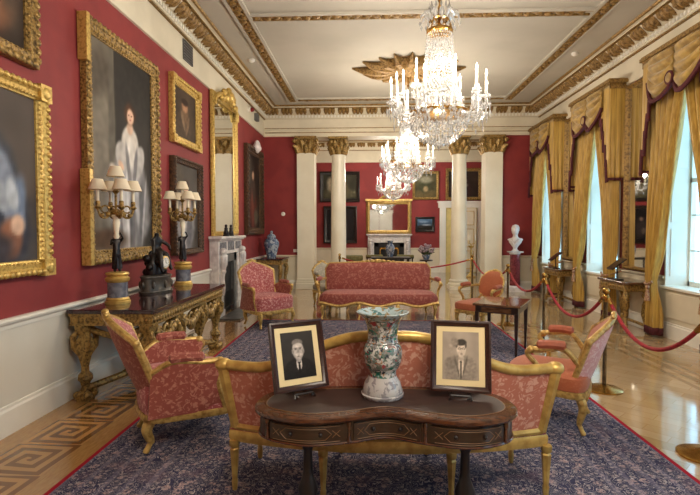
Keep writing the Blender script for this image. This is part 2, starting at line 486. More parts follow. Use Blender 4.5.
# ceiling coffers: moulded ribs with gilded leaves
BX0, BX1 = -2.06, 3.52
def rib(mb, x0, x1, y0, y1): mb.box(x0, x1, y0, y1, HC-.035, HC)
m = MB(); g = MB(); lf = MB()
W = .27
bands = [('y', BX0, BX0+W, -3.6, 12.3), ('y', BX1-W, BX1, -3.6, 12.3), ('x', BX0+W, BX1-W, 12.03, 12.3), ('x', BX0+W, BX1-W, 7.33, 7.6), ('x', BX0+W, BX1-W, 2.6, 2.87)]
for ax, a0, a1, b0, b1 in bands:
    if ax == 'y':
        for p in (a0, a1-.05): rib(m, p, p+.05, b0, b1)
        for p in (a0+.055, a1-.075): g.box(p, p+.02, b0, b1, HC-.03, HC)
        n = int((b1-b0)/.15); c = (a0+a1)/2
        for i in range(n):
            y = b0+(i+.5)*.15; s = 1 if i % 2 else -1
            lf.ball((c+.025*s, y, HC-.012), .07, (.95,1.0,.55), 7, 5); lf.ball((c-.045*s, y+.05, HC-.01), .04, (1,1,.7), 6, 4)
    else:
        for p in (b0, b1-.05): rib(m, a0, a1, p, p+.05)
        for p in (b0+.055, b1-.075): g.box(a0, a1, p, p+.02, HC-.03, HC)
        n = int((a1-a0)/.15); c = (b0+b1)/2
        for i in range(n):
            x = a0+(i+.5)*.15; s = 1 if i % 2 else -1
            lf.ball((x, c+.025*s, HC-.012), .07, (1.0,.95,.55), 7, 5); lf.ball((x+.05, c-.045*s, HC-.01), .04, (1,1,.7), 6, 4)
trim(m, 'ceiling'); trim(g, 'gilt_dull'); trim(lf, 'leaf', True)
# ceiling rosette of acanthus over the middle chandelier
def rosette(cx, cy):
    m = MB()
    m.lathe([(.62,0),(.60,-.03),(.52,-.05),(.5,-.03),(.30,-.03),(.26,-.09),(.1,-.13),(.02,-.14)], (cx,cy,HC), 32)
    for k in range(16):
        a = 2*pi*k/16; L = 1.12 if k % 8 == 0 else (.98 if k % 8 in (1,7) else .84)
        P = [(cx+cos(a)*r, cy+sin(a)*r, HC-z) for r, z in ((.25,.06),(.45,.09),(.65,.08),(.8*L,.07),(L,.02))]
        m.tube(P, [.05,.09,.1,.07,.015], 6)
        for q in (-1,1):
            b = a+q*.16; m.tube([(cx+cos(b)*r, cy+sin(b)*r, HC-z) for r, z in ((.35,.04),(.55,.07),(.72*L,.03))], [.03,.07,.015], 6)
    m.lathe([(.10,-.03),(.14,-.12),(.02,-.2)], (cx,cy,HC), 12)
    return m
CXR = .76
tag(rosette(CXR, 9.85).build('ceiling_rosette', 'leaf'), 'large gilded acanthus leaf ceiling rosette above the middle chandelier', 'ceiling rosette')

# chair rails, dado, skirting
def run_y(mb, x, s, prof, y0, y1):     # profile (out, z) along a wall parallel to Y
    mb.loft([[(x+s*d, y, z) for d, z in prof] for y in (y0, y1)])
def run_x(mb, y, s, prof, x0, x1):
    mb.loft([[(x, y+s*d, z) for d, z in prof] for x in (x0, x1)])
RAIL = [(0,.815),(.018,.82),(.02,.85),(.045,.87),(.05,.885),(.035,.90),(.0,.905)]
SKIRT = [(0,0),(.035,0),(.035,.19),(.022,.205),(.02,.225),(0,.235)]
FPY = (8.5, 10.08)     # side fireplace
segs = {'left': [(Y0,FPY[0]),(FPY[1],YB)]}
m, k, d = MB(), MB(), MB()
for y0, y1 in segs['left']:
    run_y(m, XL, 1, RAIL, y0, y1); run_y(k, XL, 1, SKIRT, y0, y1); d.box(XL, XL+.008, y0, y1, .2, .83)
trim(m, 'white'); struct(k.build('baseboard_left', 'white', smooth=False)); trim(d, 'dado')
m, k, d = MB(), MB(), MB()
run_y(k, XR, -1, SKIRT, Y0, YB)
a = Y0
for y in ys+[None]:
    b = y-WH if y else YB
    run_y(m, XR, -1, RAIL, a, b); d.box(XR-.008, XR, a, b, .2, .83)
    if y: d.box(XR-.008, XR, b, y+WH, .2, WZ0-.03); a = y+WH
trim(m, 'cream'); struct(k.build('baseboard_right', 'white', smooth=False)); trim(d, 'cream')  # warmer dado than on the left wall: the lighting is put into its colour
m, k, d = MB(), MB(), MB()
for x0, x1 in ((XL, PL[0]), (PR[1], XR)):
    run_x(m, YE, -1, RAIL, x0, x1); run_x(k, YE, -1, SKIRT, x0, x1); d.box(x0, x1, YE-.008, YE, .2, .83)
trim(m, 'cream'); struct(k.build('baseboard_end', 'white', smooth=False)); trim(d, 'cream')
m, k, d = MB(), MB(), MB()
for x0, x1 in ((XL, -.1), (1.50, 2.56), (4.14, XR)):
    run_x(m, YB, -1, RAIL, x0, x1); run_x(k, YB, -1, SKIRT, x0, x1); d.box(x0, x1, YB-.008, YB, .2, .83)
trim(m, 'cream'); struct(k.build('baseboard_back', 'white', smooth=False)); trim(d, 'cream')

# windows in deep panelled reveals
def window(i, yc):
    f = MB(); X = XR+.33
    for y0, y1 in ((yc-WH, yc-WH+.07), (yc+WH-.07, yc+WH), (yc-.025, yc+.025)): f.box(X-.03, X+.03, y0, y1, WZ0, WZ1)
    for z0, z1 in ((WZ0, WZ0+.07), (WZ1-.07, WZ1), (2.28, 2.34)): f.box(X-.03, X+.03, yc-WH, yc+WH, z0, z1)
    for z in (1.28, 1.8, 2.85, 3.35): f.box(X-.015, X+.015, yc-WH, yc+WH, z-.012, z+.012)
    for s in (-1, 1): f.box(X-.015, X+.015, yc+s*.31-.012, yc+s*.31+.012, WZ0, WZ1)
    w = struct(f.build('window_%d' % i, 'white', smooth=False))
    g = MB(); g.box(X-.004, X+.004, yc-WH, yc+WH, WZ0, WZ1); g.build('glass', 'pane', w, smooth=False)
    r = MB(); T = .03
    for s in (-1, 1):
        ya = yc+s*WH
        r.box(XR-.02, XR+.40, min(ya, ya-s*T), max(ya, ya-s*T), WZ0, WZ1)
        for z0, z1 in ((.9,1.6),(1.7,2.4),(2.5,3.2),(3.3,3.75)):
            r.box(XR+.04, XR+.26, min(ya-s*T, ya-s*(T+.012)), max(ya-s*T, ya-s*(T+.012)), z0, z1)
    r.box(XR-.02, XR+.40, yc-WH, yc+WH, WZ1-.03, WZ1)
    r.build('shutter_reveal', 'white', w, smooth=False)
    s = MB(); s.box(XR-.06, XR+.41, yc-WH-.03, yc+WH+.03, WZ0-.04, WZ0); s.build('window_sill', 'white', w, smooth=False, bevel=.006)
    p = MB(); p.box(XR-.03, XR-.008, yc-WH+.06, yc+WH-.06, .30, WZ0-.09); p.build('apron_panel', 'cream', w, smooth=False, bevel=.006)
for i, y in enumerate(WIN): window(i+1, y)

# ---- columns and pilasters of the screen
def acanthus(mb, c, r, z0, z1, square=False):
    H = z1-z0
    def pt(a, rr):
        if not square: return (c[0]+rr*cos(a), c[1]+rr*sin(a))
        q = max(abs(cos(a)), abs(sin(a))); return (c[0]+rr*cos(a)/q, c[1]+rr*sin(a)/q)
    for row, (zb, h, n, off) in enumerate(((z0, .45, 8, 0), (z0+.3*H, .5, 8, .5))):
        for k in range(n):
            a = 2*pi*(k+off)/n
            P = []
            for t, o in ((0,0),(.4,.02),(.8,.05),(1,.1),(.92,.125)):
                x, y = pt(a, r+o); P.append((x, y, zb+h*H*t))
            mb.tube(P, [.055,.07,.065,.045,.015], 6)
    for k in range(4):
        a = pi/4+pi/2*k; x, y = pt(a, r+.09)
        mb.ball((x, y, z1-.09), .06, (1,1,1), 8, 6)
    for k in range(8):
        x, y = pt(2*pi*k/8, r+.06); mb.ball((x, y, z1-.08), .035, (1,1,1), 6, 5)
def column(label, x, y):
    t = thing('column', label, 'column', (x,y,0))
    m = MB(); m.box(-.27,.27,-.27,.27,0,.09); m.lathe([(.265,.09),(.28,.12),(.265,.16),(.235,.17),(.23,.19),(.25,.21),(.245,.24),(.215,.26)], n=28)
    m.build('base', 'column', t)
    MB().lathe([(.212,.26),(.205,.3),(.205,1.4),(.197,2.4),(.18,3.5),(.19,3.53),(.19,3.57),(.17,3.58)], n=28).build('shaft', 'column', t)
    m = MB(); m.lathe([(.17,3.575),(.17,3.8),(.2,3.95),(.24,3.98)], n=20); acanthus(m, (0,0), .175, 3.58, 4.0); m.box(-.26,.26,-.26,.26,3.985,4.037)
    m.build('capital', 'gilt_old', t)
column('white round column with gilded leaf capital, left of the back fireplace', -.85, 13.22)
column('white round column with gilded leaf capital, in front of the back doorway', 2.37, 13.22)
def pilaster(label, x0, x1):
    t = thing('pilaster', label, 'pilaster', ((x0+x1)/2, YE, 0)); w = (x1-x0)/2
    MB().box(-w,w,-.12,.36,.28,3.6).build('shaft', 'column', t, smooth=False)
    m = MB(); m.box(-w-.05,w+.05,-.17,.41,0,.16); m.box(-w-.03,w+.03,-.15,.39,.16,.22); m.box(-w-.015,w+.015,-.135,.375,.22,.28); m.build('base', 'column', t, smooth=False, bevel=.01)
    m = MB(); m.box(-w,w,-.12,.36,3.6,3.99); acanthus(m, (0,.12), .2, 3.6, 4.0, True); m.box(-w-.06,w+.06,-.18,.42,3.985,4.037); m.build('capital', 'gilt_old', t)
pilaster('flat white pilaster with gilded capital beside the blue and white vase', *PL)
pilaster('flat white pilaster with gilded capital beside the marble bust', *PR)

# ---- doorway in the back wall
d = MB()
for x0, x1 in ((2.56, 2.78), (3.92, 4.14)): d.box(x0, x1, YB-.09, YB, 0, 2.5)
d.box(2.5, 4.2, YB-.11, YB, 2.38, 2.6); d.box(2.46, 4.24, YB-.15, YB, 2.56, 2.62)
dr = struct(d.build('door_1', 'white', smooth=False))
MB().box(2.78, 3.92, YB-.012, YB, 0, 2.4).build('inner_panel', 'yellow_lit_back', dr, smooth=False)  # yellow light of the room beyond, put into a flat panel colour
m = MB(); m.box(0, .55, -.045, 0, .02, 2.36)
for z0, z1 in ((.15,.8),(.95,1.6),(1.75,2.25)):
    m.box(.09,.46,-.055,-.045,z0,z1)
lf_ = m.build('door_leaf', 'cream', dr, smooth=False, bevel=.004, loc=(3.34, YB-.02, 0), rot=(0,0,R(-14)))
m = MB()
for z0, z1 in ((.15,.8),(.95,1.6),(1.75,2.25)):
    for p in (((.09,-.06,z0),(.46,-.06,z0)),((.09,-.06,z1),(.46,-.06,z1)),((.09,-.06,z0),(.09,-.06,z1)),((.46,-.06,z0),(.46,-.06,z1))): m.tube(p, .012, 6)
m.build('gilt_moulding', 'gilt_smooth', lf_)

d = MB()
for x0, x1 in ((-.3, -.1), (1.62, 1.82)): d.box(x0, x1, Y0, Y0+.08, 0, 3.0)
d.box(-.36, 1.88, Y0, Y0+.1, 2.9, 3.15)
dr = struct(d.build('door_2', 'white', smooth=False))
m = MB(); m.box(-.1, .75, Y0, Y0+.04, 0, 2.9); m.box(.77, 1.62, Y0, Y0+.04, 0, 2.9); m.build('door_leaves', 'white', dr, smooth=False)
# ---- small fixtures
m = MB(); m.box(-.01,.012,-.19,.19,-.15,.15)
t = m.build('air_vent', 'grey_metal', smooth=False, loc=(XL+.02, 7.55, 4.31)); tag(t, 'dark grey ventilation grille set high in the white frieze', 'vent')
m = MB()
for i in range(7): m.box(.010,.02,-.17,.17,-.13+i*.042,-.115+i*.042)
m.build('slats', 'black', t, smooth=False)
t = tag(MB().box(0,.09,-.09,.09,-.09,.09).build('loudspeaker_box', 'grey_metal', smooth=False, bevel=.01, loc=(XL+.012, 12.0, 4.33)), 'small grey box on the frieze next to the red alarm', 'wall box')
t = thing('fire_alarm', 'small dark red alarm on the frieze at the room corner', 'alarm', (XL+.012, 11.35, 4.36))
m = MB(); m.lathe([(.06,0),(.06,.05),(.04,.06)], n=14); m.xf(Matrix.Rotation(R(90),4,'Y')); m.build('base', 'plastic', t)
m = MB(); m.lathe([(.05,.06),(.05,.11),(.02,.14)], n=14); m.xf(Matrix.Rotation(R(90),4,'Y')); m.build('sounder', 'redplastic', t)
m = MB(); m.lathe([(.055,0),(.055,.02),(.04,.035)], n=16); m.xf(Matrix.Rotation(R(90),4,'X'))
tag(m.build('wall_sensor', 'plastic', loc=(-2.32, YE, 2.0)), 'small round white sensor on the red end wall', 'sensor')
t = tag(MB().box(-.05,.05,-.025,0,-.04,.04).build('wall_socket', 'plastic', smooth=False, bevel=.006, loc=(-2.0, YE-.002, 1.02)), 'small white socket just above the chair rail beside the pilaster', 'socket')
for lab, x, y in (('white smoke detector on the ceiling strip near the left wall', -2.24, 9.3), ('white smoke detector on the ceiling strip near the windows', 3.72, 9.2)):
    tag(MB().lathe([(.06,0),(.06,-.03),(.035,-.05),(.01,-.055)], n=16).build('smoke_detector', 'plastic', loc=(x,y,HC)), lab, 'smoke detector')

# ---- rug
tag(MB().box(-RUG_HX,RUG_HX,-RUG_HY,RUG_HY,0,.012).build('rug', 'rug', smooth=False, loc=((RUG[0]+RUG[1])/2,(RUG[2]+RUG[3])/2,.001)), 'huge navy and cream patterned rug with a thin red edge', 'rug')
# ------------------------------------------------------------------ seating
def face(fx, fy): return math.atan2(fx, -fy)
def poly_loops(poly, spec): return [[(x*s, y*s+dy, z) for x, y in poly] for s, dy, z in spec]

def cabriole(mb, x, y, h, sx, sy):
    P = [(x, y, h), (x+sx*.03, y+sy*.03, h*.72), (x+sx*.005, y+sy*.005, h*.34), (x+sx*.012, y+sy*.012, .07), (x+sx*.04, y+sy*.04, .012)]
    mb.tube(spline(P, 4), [.036,.037,.037,.036,.034,.031,.028,.026,.022,.02,.018,.017,.017,.017,.018,.021,.018][:17], 8); return mb

def armchair(name, label, cat, closed, fab, outer, arm_mat, oval=False, H=.98, hw=.33, group=None, lean=.17):
    t = thing(name, label, cat, group=group)
    y0 = .25; rz = -.06 if closed else 0
    def prof(u, v):
        U = 2*u-1
        if oval:
            w = hw*.80*(1-.25*abs(2*v-1)**4); drop = .07*abs(U)**4; zb = .50+.03*abs(U)**4
        else:
            w = hw*(.84+.16*v); drop = .13*abs(U)**2.2 - .035*max(0,1-abs(U)*4); zb = .36
        z = zb+v*(H-drop-zb)
        q = (z-.36)/(H-.36)
        return U*w, y0+lean*q-(.10 if not oval else .05)*U*U, z
    def front(u, v):
        x, y, z = prof(u, v); U = 2*u-1
        return (x, y-.02-.045*(1-U**4)*(1-(2*v-1)**4), z)
    def mid(u, v): x, y, z = prof(u, v); return (x, y-.004, z)
    def back(u, v): x, y, z = prof(u, v); U = 2*u-1; return (x, y+.014+.012*(1-U**4)*(1-(2*v-1)**4), z)
    MB().slab(front, mid, 14, 12).build('backrest', fab, t)
    MB().slab(mid, back, 14, 12).build('back_panel', outer, t)
    path = [prof(0, j/10) for j in range(11)]+[prof(i/14, 1) for i in range(1,14)]+[prof(1, 1-j/10) for j in range(11)]
    f = MB()
    if oval:
        path = path+[prof(1-i/10, 0) for i in range(1,10)]
        f.tube(path, .021, 8, closed=True)
        for s in (-1, 1): f.tube([prof(.5+s*.42, .05), (s*.25, y0+.015, .42), (s*.26, y0, .33)], .018, 8)
    else:
        f.tube([(path[0][0], path[0][1]-.01, .30+rz)]+path+[(path[-1][0], path[-1][1]-.01, .30+rz)], .024, 8)
    c = prof(.5, 1); f.ball((c[0], c[1], c[2]+.012), .04, (1.5,.6,.7)); 
    for s in (-1, 1): f.ball((s*.06, c[1], c[2]+.002), .025, (1.6,.7,.7)); 
    for s in (0, 1): q = prof(s, 1); f.ball(q, .03, (.9,.8,1))
    f.build('back_frame', 'gilt', t)
    poly = [(p.x, p.y) for p in spline([(-.27,.25,0),(-hw,.02,0),(-hw-.01,-.24,0),(-.24,-.33,0),(0,-.36,0),(.24,-.33,0),(hw+.01,-.24,0),(hw,.02,0),(.27,.25,0)], 4, True)]
    r = MB(); r.loft(poly_loops(poly, [(.93,0,.285+rz),(1.0,0,.29+rz),(1.02,0,.31+rz),(1.0,0,.34+rz),(.9,0,.345+rz)]))
    for s in (-.2, 0, .2): r.ball((s, -.345, .295+rz), .03, (1.6,.5,.8))
    r.build('seat_rail', 'gilt', t)
    top = .50 if closed else .46
    MB().loft(poly_loops(poly, [(.9,0,.335+rz),(.985,0,.345+rz),(1.0,0,(.345+top)/2),(.97,0,top-.02),(.88,0,top-.003),(.6,0,top+.012),(.1,0,top+.02)])).build('seat_cushion', fab, t)
    for s in (-1, 1):
        a = MB(); za = .66 if closed else .67
        b = prof((s+1)/2, .48)
        P = spline([b, (s*(hw+.02), .10, za), (s*(hw+.045), -.08, za-.015), (s*(hw+.04), -.17 if closed else -.12, za-.02), (s*(hw+.03), -.205 if closed else -.16, za-.06), (s*(hw+.015), -.17 if closed else -.08, .50), (s*hw, -.22 if closed else -.10, .34+rz)], 5)
        a.tube(P, .021, 8); q = P[16]; a.ball(q, .032); a.build('arm_rail', 'gilt', t)
        MB().tube(spline([(s*(hw+.02), .12, za+.025), (s*(hw+.035), .02, za+.03), (s*(hw+.045), -.09, za+.02)], 5), [.014]+[.036]*9+[.014], 8).build('arm_pad', arm_mat, t)
        if closed:
            def side(o):
                def fn(u, v):
                    if u < .5: bx, by, bz = P[int(u*2*14)]
                    else: k = 14+int((u-.5)*2*16); bx, by, bz = P[min(k, len(P)-1)]
                    yy = .24-.46*u
                    return (s*(hw-.005+o)*(1-v)+(bx+s*o)*v, yy*(1-v)+by*v, .335*(1-v)+rz*(1-v)+bz*v)
                return fn
            MB().slab(side(-.025), side(.015), 14, 5).build('side_panel', arm_mat, t)
    for s in (-1, 1):
        cabriole(MB(), s*(hw-.04), -.27, .30+rz, s*.6, -1).build('leg', 'gilt', t)
        cabriole(MB(), s*.25, .21, .30+rz, s*.3, 1).build('leg', 'gilt', t)
    return t
def put(t, x, y, fx, fy):
    t.location = (x, y, .013); t.rotation_euler = (0,0,face(fx,fy)); return t

put(armchair('armchair', 'pink damask armchair with gilded frame in the left foreground, turned away from the camera', 'armchair', True, 'damask_pink', 'damask_red', 'damask_red', H=.94, hw=.35, lean=.19), -1.46, 3.70, .86, .50).scale = (1, 1.15, 1)
put(armchair('armchair', 'pink damask armchair with gilded frame facing the camera, left of the far sofa', 'armchair', True, 'damask_pink', 'damask_red', 'damask_red', H=1.0, hw=.35), -1.72, 8.05, .74, -.67).location.z = .013
put(armchair('open_armchair', 'open gilded armchair seen from behind, by the near rope post', 'armchair', False, 'orange_silk', 'pale_pink', 'pad', H=.87, hw=.30), 1.53, 4.10, -.89, .45)
put(armchair('open_armchair', 'orange armchair with rounded back behind the small square table', 'armchair', False, 'orange_silk', 'orange_silk', 'pad', oval=True, H=.90, hw=.26), 1.74, 7.75, -.72, -.69)
M['grey_silk'] = damask('grey_silk', (150,144,132), (176,168,150), 9)
c5 = armchair('open_armchair', 'grey open armchair half hidden behind the left end of the far sofa', 'armchair', False, 'grey_silk', 'grey_silk', 'grey_silk', H=.86, hw=.28)
c5.location = (-.82, 10.1, .001); c5.rotation_euler = (0,0,face(.5,-.86))

# settee with its back to the camera
t = thing('settee', 'gilded settee with curved arched back seen from behind, behind the kidney desk', 'settee', (.10, 3.12, .013), pi)
def sp(u, v):
    U = 2*u-1; a = abs(U)
    top = .79+.215*(.5+.5*cos(pi*min(1, max(0, a-.10)/.72)))
    z = .40+v*(top-.40); q = (z-.4)/.6
    return U*(.91+.08*q), .36+.11*q-.14*a**2.2, z
def sfront(u, v): x, y, z = sp(u, v); U = 2*u-1; return (x, y-.02-.04*(1-U**6)*(1-(2*v-1)**4), z)
def smid(u, v): x, y, z = sp(u, v); return (x, y-.004, z)
def sback(u, v): x, y, z = sp(u, v); U = 2*u-1; return (x, y+.012+.008*(1-U**6)*(1-(2*v-1)**4), z)
MB().slab(sfront, smid, 40, 10).build('backrest', 'damask', t)
MB().slab(smid, sback, 40, 10).build('back_panel', 'damask_back', t)
f = MB()
f.tube([sp(i/40, 1) for i in range(41)], [.032]+[.030]*39+[.032], 10)
f.tube([sp(i/40, 0) for i in range(41)], .026, 8)
for u in (0, 1):
    f.tube([sp(u, j/8) for j in range(9)], [.034,.034,.035,.036,.037,.038,.039,.04,.042], 8); f.ball(sp(u,1), .048, (1.1,1,.8))
f.build('back_frame', 'gilt_smooth', t)
n = 24
outline = [((2*i/n-1)*.94, .365-.14*abs(2*i/n-1)**2.2) for i in range(n+1)]+[(.97,-.08),(.9,-.24),(.6,-.33),(0,-.36),(-.6,-.33),(-.9,-.24),(-.97,-.08)]
outline = outline[::-1]
MB().loft(poly_loops(outline, [(.97,0,.300),(1.0,0,.305),(1.012,0,.33),(1.012,0,.365),(1.0,0,.375),(.9,0,.378)])).build('seat_rail', 'gilt_smooth', t)
MB().loft(poly_loops(outline, [(.94,0,.37),(1.0,0,.375),(1.0,0,.40),(.985,0,.42),(.96,-.01,.44),(.85,-.02,.46),(.1,-.02,.47)])).build('seat_cushion', 'damask_pink', t)
for s in (-1, 1):
    MB().tube(spline([sp((s+1)/2, .72), (s*.98,.10,.68), (s*.97,-.12,.66), (s*.96,-.16,.55), (s*.93,-.20,.38)], 5), .027, 8).build('arm_rail', 'gilt_smooth', t)
LEGP = [(.014,0),(.018,.03),(.02,.06),(.016,.07),(.027,.24),(.03,.255),(.022,.265),(.032,.275),(.032,.31)]
for x, y in ((-.945,.22),(-.37,.325),(.37,.325),(.92,.22),(-.86,-.20),(-.3,-.30),(.3,-.30),(.86,-.20)):
    MB().lathe(LEGP, (x,y,0), 12, flute=.12, fl=6).build('leg', 'gilt_smooth', t)

# far sofa
t = thing('sofa', 'long red damask sofa with carved gilded frame in the middle of the room', 'sofa', (.15, 8.95, .001))
def bp(u, v):
    U = 2*u-1; a = abs(U)
    top = .955+.015*cos(pi*U)-.10*max(0,(a-.93)/.07)**2
    z = .46+v*(top-.46); return U*(.97+.02*v), .30+.12*v, z
MB().slab(lambda u,v: (bp(u,v)[0], bp(u,v)[1]-.03-.05*(1-(2*u-1)**8)*(1-(2*v-1)**4), bp(u,v)[2]), bp, 30, 8).build('backrest', 'damask_sofa', t)
f = MB(); f.tube([bp(0,j/6) for j in range(7)]+[bp(i/30,1) for i in range(1,30)]+[bp(1,1-j/6) for j in range(7)], .026, 8); f.tube([bp(i/10,0) for i in range(11)], .022, 8)
c = bp(.5,1)
for dx, r in ((0,.06),(.1,.045),(-.1,.045),(.2,.034),(-.2,.034),(.29,.025),(-.29,.025)): f.ball((dx, c[1]-.01, c[2]+.012), r, (1.4,.6,.8))
f.build('back_frame', 'gilt', t)
so = [(-.95,.32),(-1.03,.1),(-1.05,-.3),(-.9,-.4),(0,-.42),(.9,-.4),(1.05,-.3),(1.03,.1),(.95,.32)]
MB().loft(poly_loops(so, [(.95,0,.27),(.985,0,.28),(1,0,.36),(.99,0,.42),(.95,0,.455),(.7,0,.47),(.1,0,.475)])).build('seat_cushion', 'damask_sofa', t)
r = MB()
r.tube([(x, -.425+.02*abs(x), .275-.03*cos(x*9.0)) for x in [i/20*1.05 for i in range(-20,21)]], .026, 8)
for s in (-1, 1): r.tube([(s*1.05,-.38,.275),(s*1.05,0,.26),(s*.98,.33,.28)], .025, 8)
r.tube([(-.98,.34,.29),(.98,.34,.29)], .022, 8)
r.build('seat_rail', 'gilt', t)
for s in (-1, 1):
    P = spline([bp((s+1)/2, .55), (s*1.06,.12,.66), (s*1.10,-.1,.65), (s*1.11,-.2,.61), (s*1.07,-.16,.48), (s*1.05,-.26,.30)], 5)
    a = MB(); a.tube(P, .024, 8); a.ball(P[15], .038); a.build('arm_rail', 'gilt', t)
    MB().tube([(s*1.04,.18,.69),(s*1.07,.1,.69),(s*1.10,-.08,.68),(s*1.10,-.13,.665)], [.012,.04,.04,.012], 8).build('arm_pad', 'damask_sofa', t)
for x, y, sy in ((-.98,-.36,-1),(-.33,-.4,-1),(.33,-.4,-1),(.98,-.36,-1),(-.9,.3,1),(.9,.3,1)):
    cabriole(MB(), x, y, .28, .4*(1 if x > 0 else -1), sy).build('leg', 'gilt', t)

# ------------------------------------------------------------------ kidney desk
M['inlay'] = plain('boxwood_inlay', (116,84,50), .5)
DX, DY = .08, 2.37
t = thing('kidney_desk', 'dark kidney shaped writing desk with leather top in the foreground', 'desk', (DX, DY, .013))
KP = [(-.64,.0),(-.58,-.13),(-.38,-.205),(-.17,-.165),(0,-.105),(.17,-.165),(.38,-.205),(.565,-.13),(.625,.0),(.57,.16),(.38,.245),(0,.275),(-.38,.245),(-.585,.16)]
kid = [(p.x, p.y) for p in spline([(x,y,0) for x,y in KP], 8, True)]
def inset(poly, d):
    n = len(poly); out = []
    for i in range(n):
        a, b = Vector(poly[i-1]), Vector(poly[(i+1) % n]); tt = (b-a).normalized(); nn = Vector((-tt.y, tt.x))
        out.append((poly[i][0]+nn.x*d, poly[i][1]+nn.y*d))
    return out
def loop(p, z): return [(x, y, z) for x, y in p]
MB().loft([loop(inset(kid,.03),.700), loop(inset(kid,.004),.704), loop(inset(kid,-.004),.714), loop(inset(kid,-.002),.728), loop(inset(kid,.008),.735)]).build('top', 'walnut_edge', t)
MB().prism(inset(kid,.055), .7352, .7375).build('leather_inset', 'leather', t, smooth=False)
MB().tube(loop(inset(kid,.055), .737), .0022, 5, closed=True).build('gilt_tooling', 'inlay', t)
fr = inset(kid,.022)
MB().prism(fr, .60, .70).build('frieze', 'mahogany', t)
MB().tube(loop(inset(kid,.020),.603), .007, 6, closed=True).build('lower_moulding', 'walnut_edge', t)
# drawer fronts follow the curve (parameter along the closed spline: 8 samples per control point)
def fpt(q, out=0):
    pl = inset(kid, .022-out); n = len(pl); i = int(math.floor(q)) % n; f = q-math.floor(q); a, b = pl[i], pl[(i+1) % n]
    return a[0]+(b[0]-a[0])*f, a[1]+(b[1]-a[1])*f
for q0, q1 in ((9.5,23),(25,39),(41,54.5)):
    K = 14; m = MB()
    m.slab(lambda u,v: (*fpt(q0+(q1-q0)*u,.007), .612+.080*v), lambda u,v: (*fpt(q0+(q1-q0)*u,-.004), .612+.080*v), K, 2)
    d = m.build('drawer', 'mahogany', t)
    l = MB()
    def P(u, v): return (*fpt(q0+(q1-q0)*u,.009), .612+.080*v)
    hexa = [(.16,.5),(.24,.18),(.5,.18),(.76,.18),(.84,.5),(.76,.82),(.5,.82),(.24,.82)]
    pts = []
    for i in range(8):
        a, b = hexa[i], hexa[(i+1)%8]
        for k in range(3): pts.append(P(a[0]+(b[0]-a[0])*k/3, a[1]+(b[1]-a[1])*k/3))
    l.tube(pts, .0016, 4, closed=True)
    l.tube([P(.05+.9*i/14, .06) for i in range(15)], .0014, 4); l.tube([P(.05+.9*i/14, .94) for i in range(15)], .0014, 4)
    for u in (.1, .9):
        l.tube([P(u-.05,.3), P(u,.5), P(u+.05,.7)], .0014, 4); l.tube([P(u-.05,.7), P(u,.5), P(u+.05,.3)], .0014, 4)
    l.build('inlay_lines', 'inlay', d)
    for u in (.3, .7):
        x, y, z = P(u, .5); MB().ball((x, y-.004, z), .010).build('knob', 'black', d)
for q in (24, 40, 8.5, 55.5):
    x, y = fpt(q, .004); MB().lathe([(.011,.605),(.011,.615),(.007,.62),(.007,.67),(.011,.68),(.011,.70)], (x,y,0), 8).build('corner_mount', 'walnut_edge', t)
for s in (-1, 1):
    x = s*.385; m = MB()
    m.lathe([(.03,.09),(.045,.1),(.05,.14),(.03,.17),(.024,.2),(.045,.27),(.05,.31),(.03,.36),(.024,.4),(.022,.5),(.035,.53),(.045,.575),(.05,.603)], (x,0,0), 18)
    for q in (-1, 1): m.tube([(x,0,.11),(x,q*.08,.10),(x,q*.19,.045),(x,q*.22,.02)], [.03,.028,.022,.02], 8)
    m.build('pedestal_leg', 'black', t)
MB().tube([(-.385,0,.13),(0,0,.125),(.385,0,.13)], .018, 8).build('stretcher', 'black', t)

# vase on the desk
t = thing('vase', 'tall flared multicoloured porcelain vase between the framed photographs on the desk', 'vase', (.065, 2.475, .751))
MB().lathe([(.102,0),(.108,.006),(.109,.018),(.102,.022),(.103,.03),(.090,.075),(.074,.100),(.071,.108)], n=32).build('foot', 'famille_foot', t)
MB().lathe([(.071,.108),(.069,.122),(.071,.135),(.084,.152),(.095,.18),(.099,.21),(.098,.24),(.091,.262),(.080,.275),(.082,.281),(.077,.288),(.076,.32),(.079,.35),(.086,.375),(.098,.398)], n=32).build('body', 'famille', t)
MB().lathe([(.098,.398),(.115,.415),(.131,.426),(.134,.432),(.128,.434),(.10,.415),(.07,.36),(.02,.345)], n=32).build('rim', 'famille_rim', t)

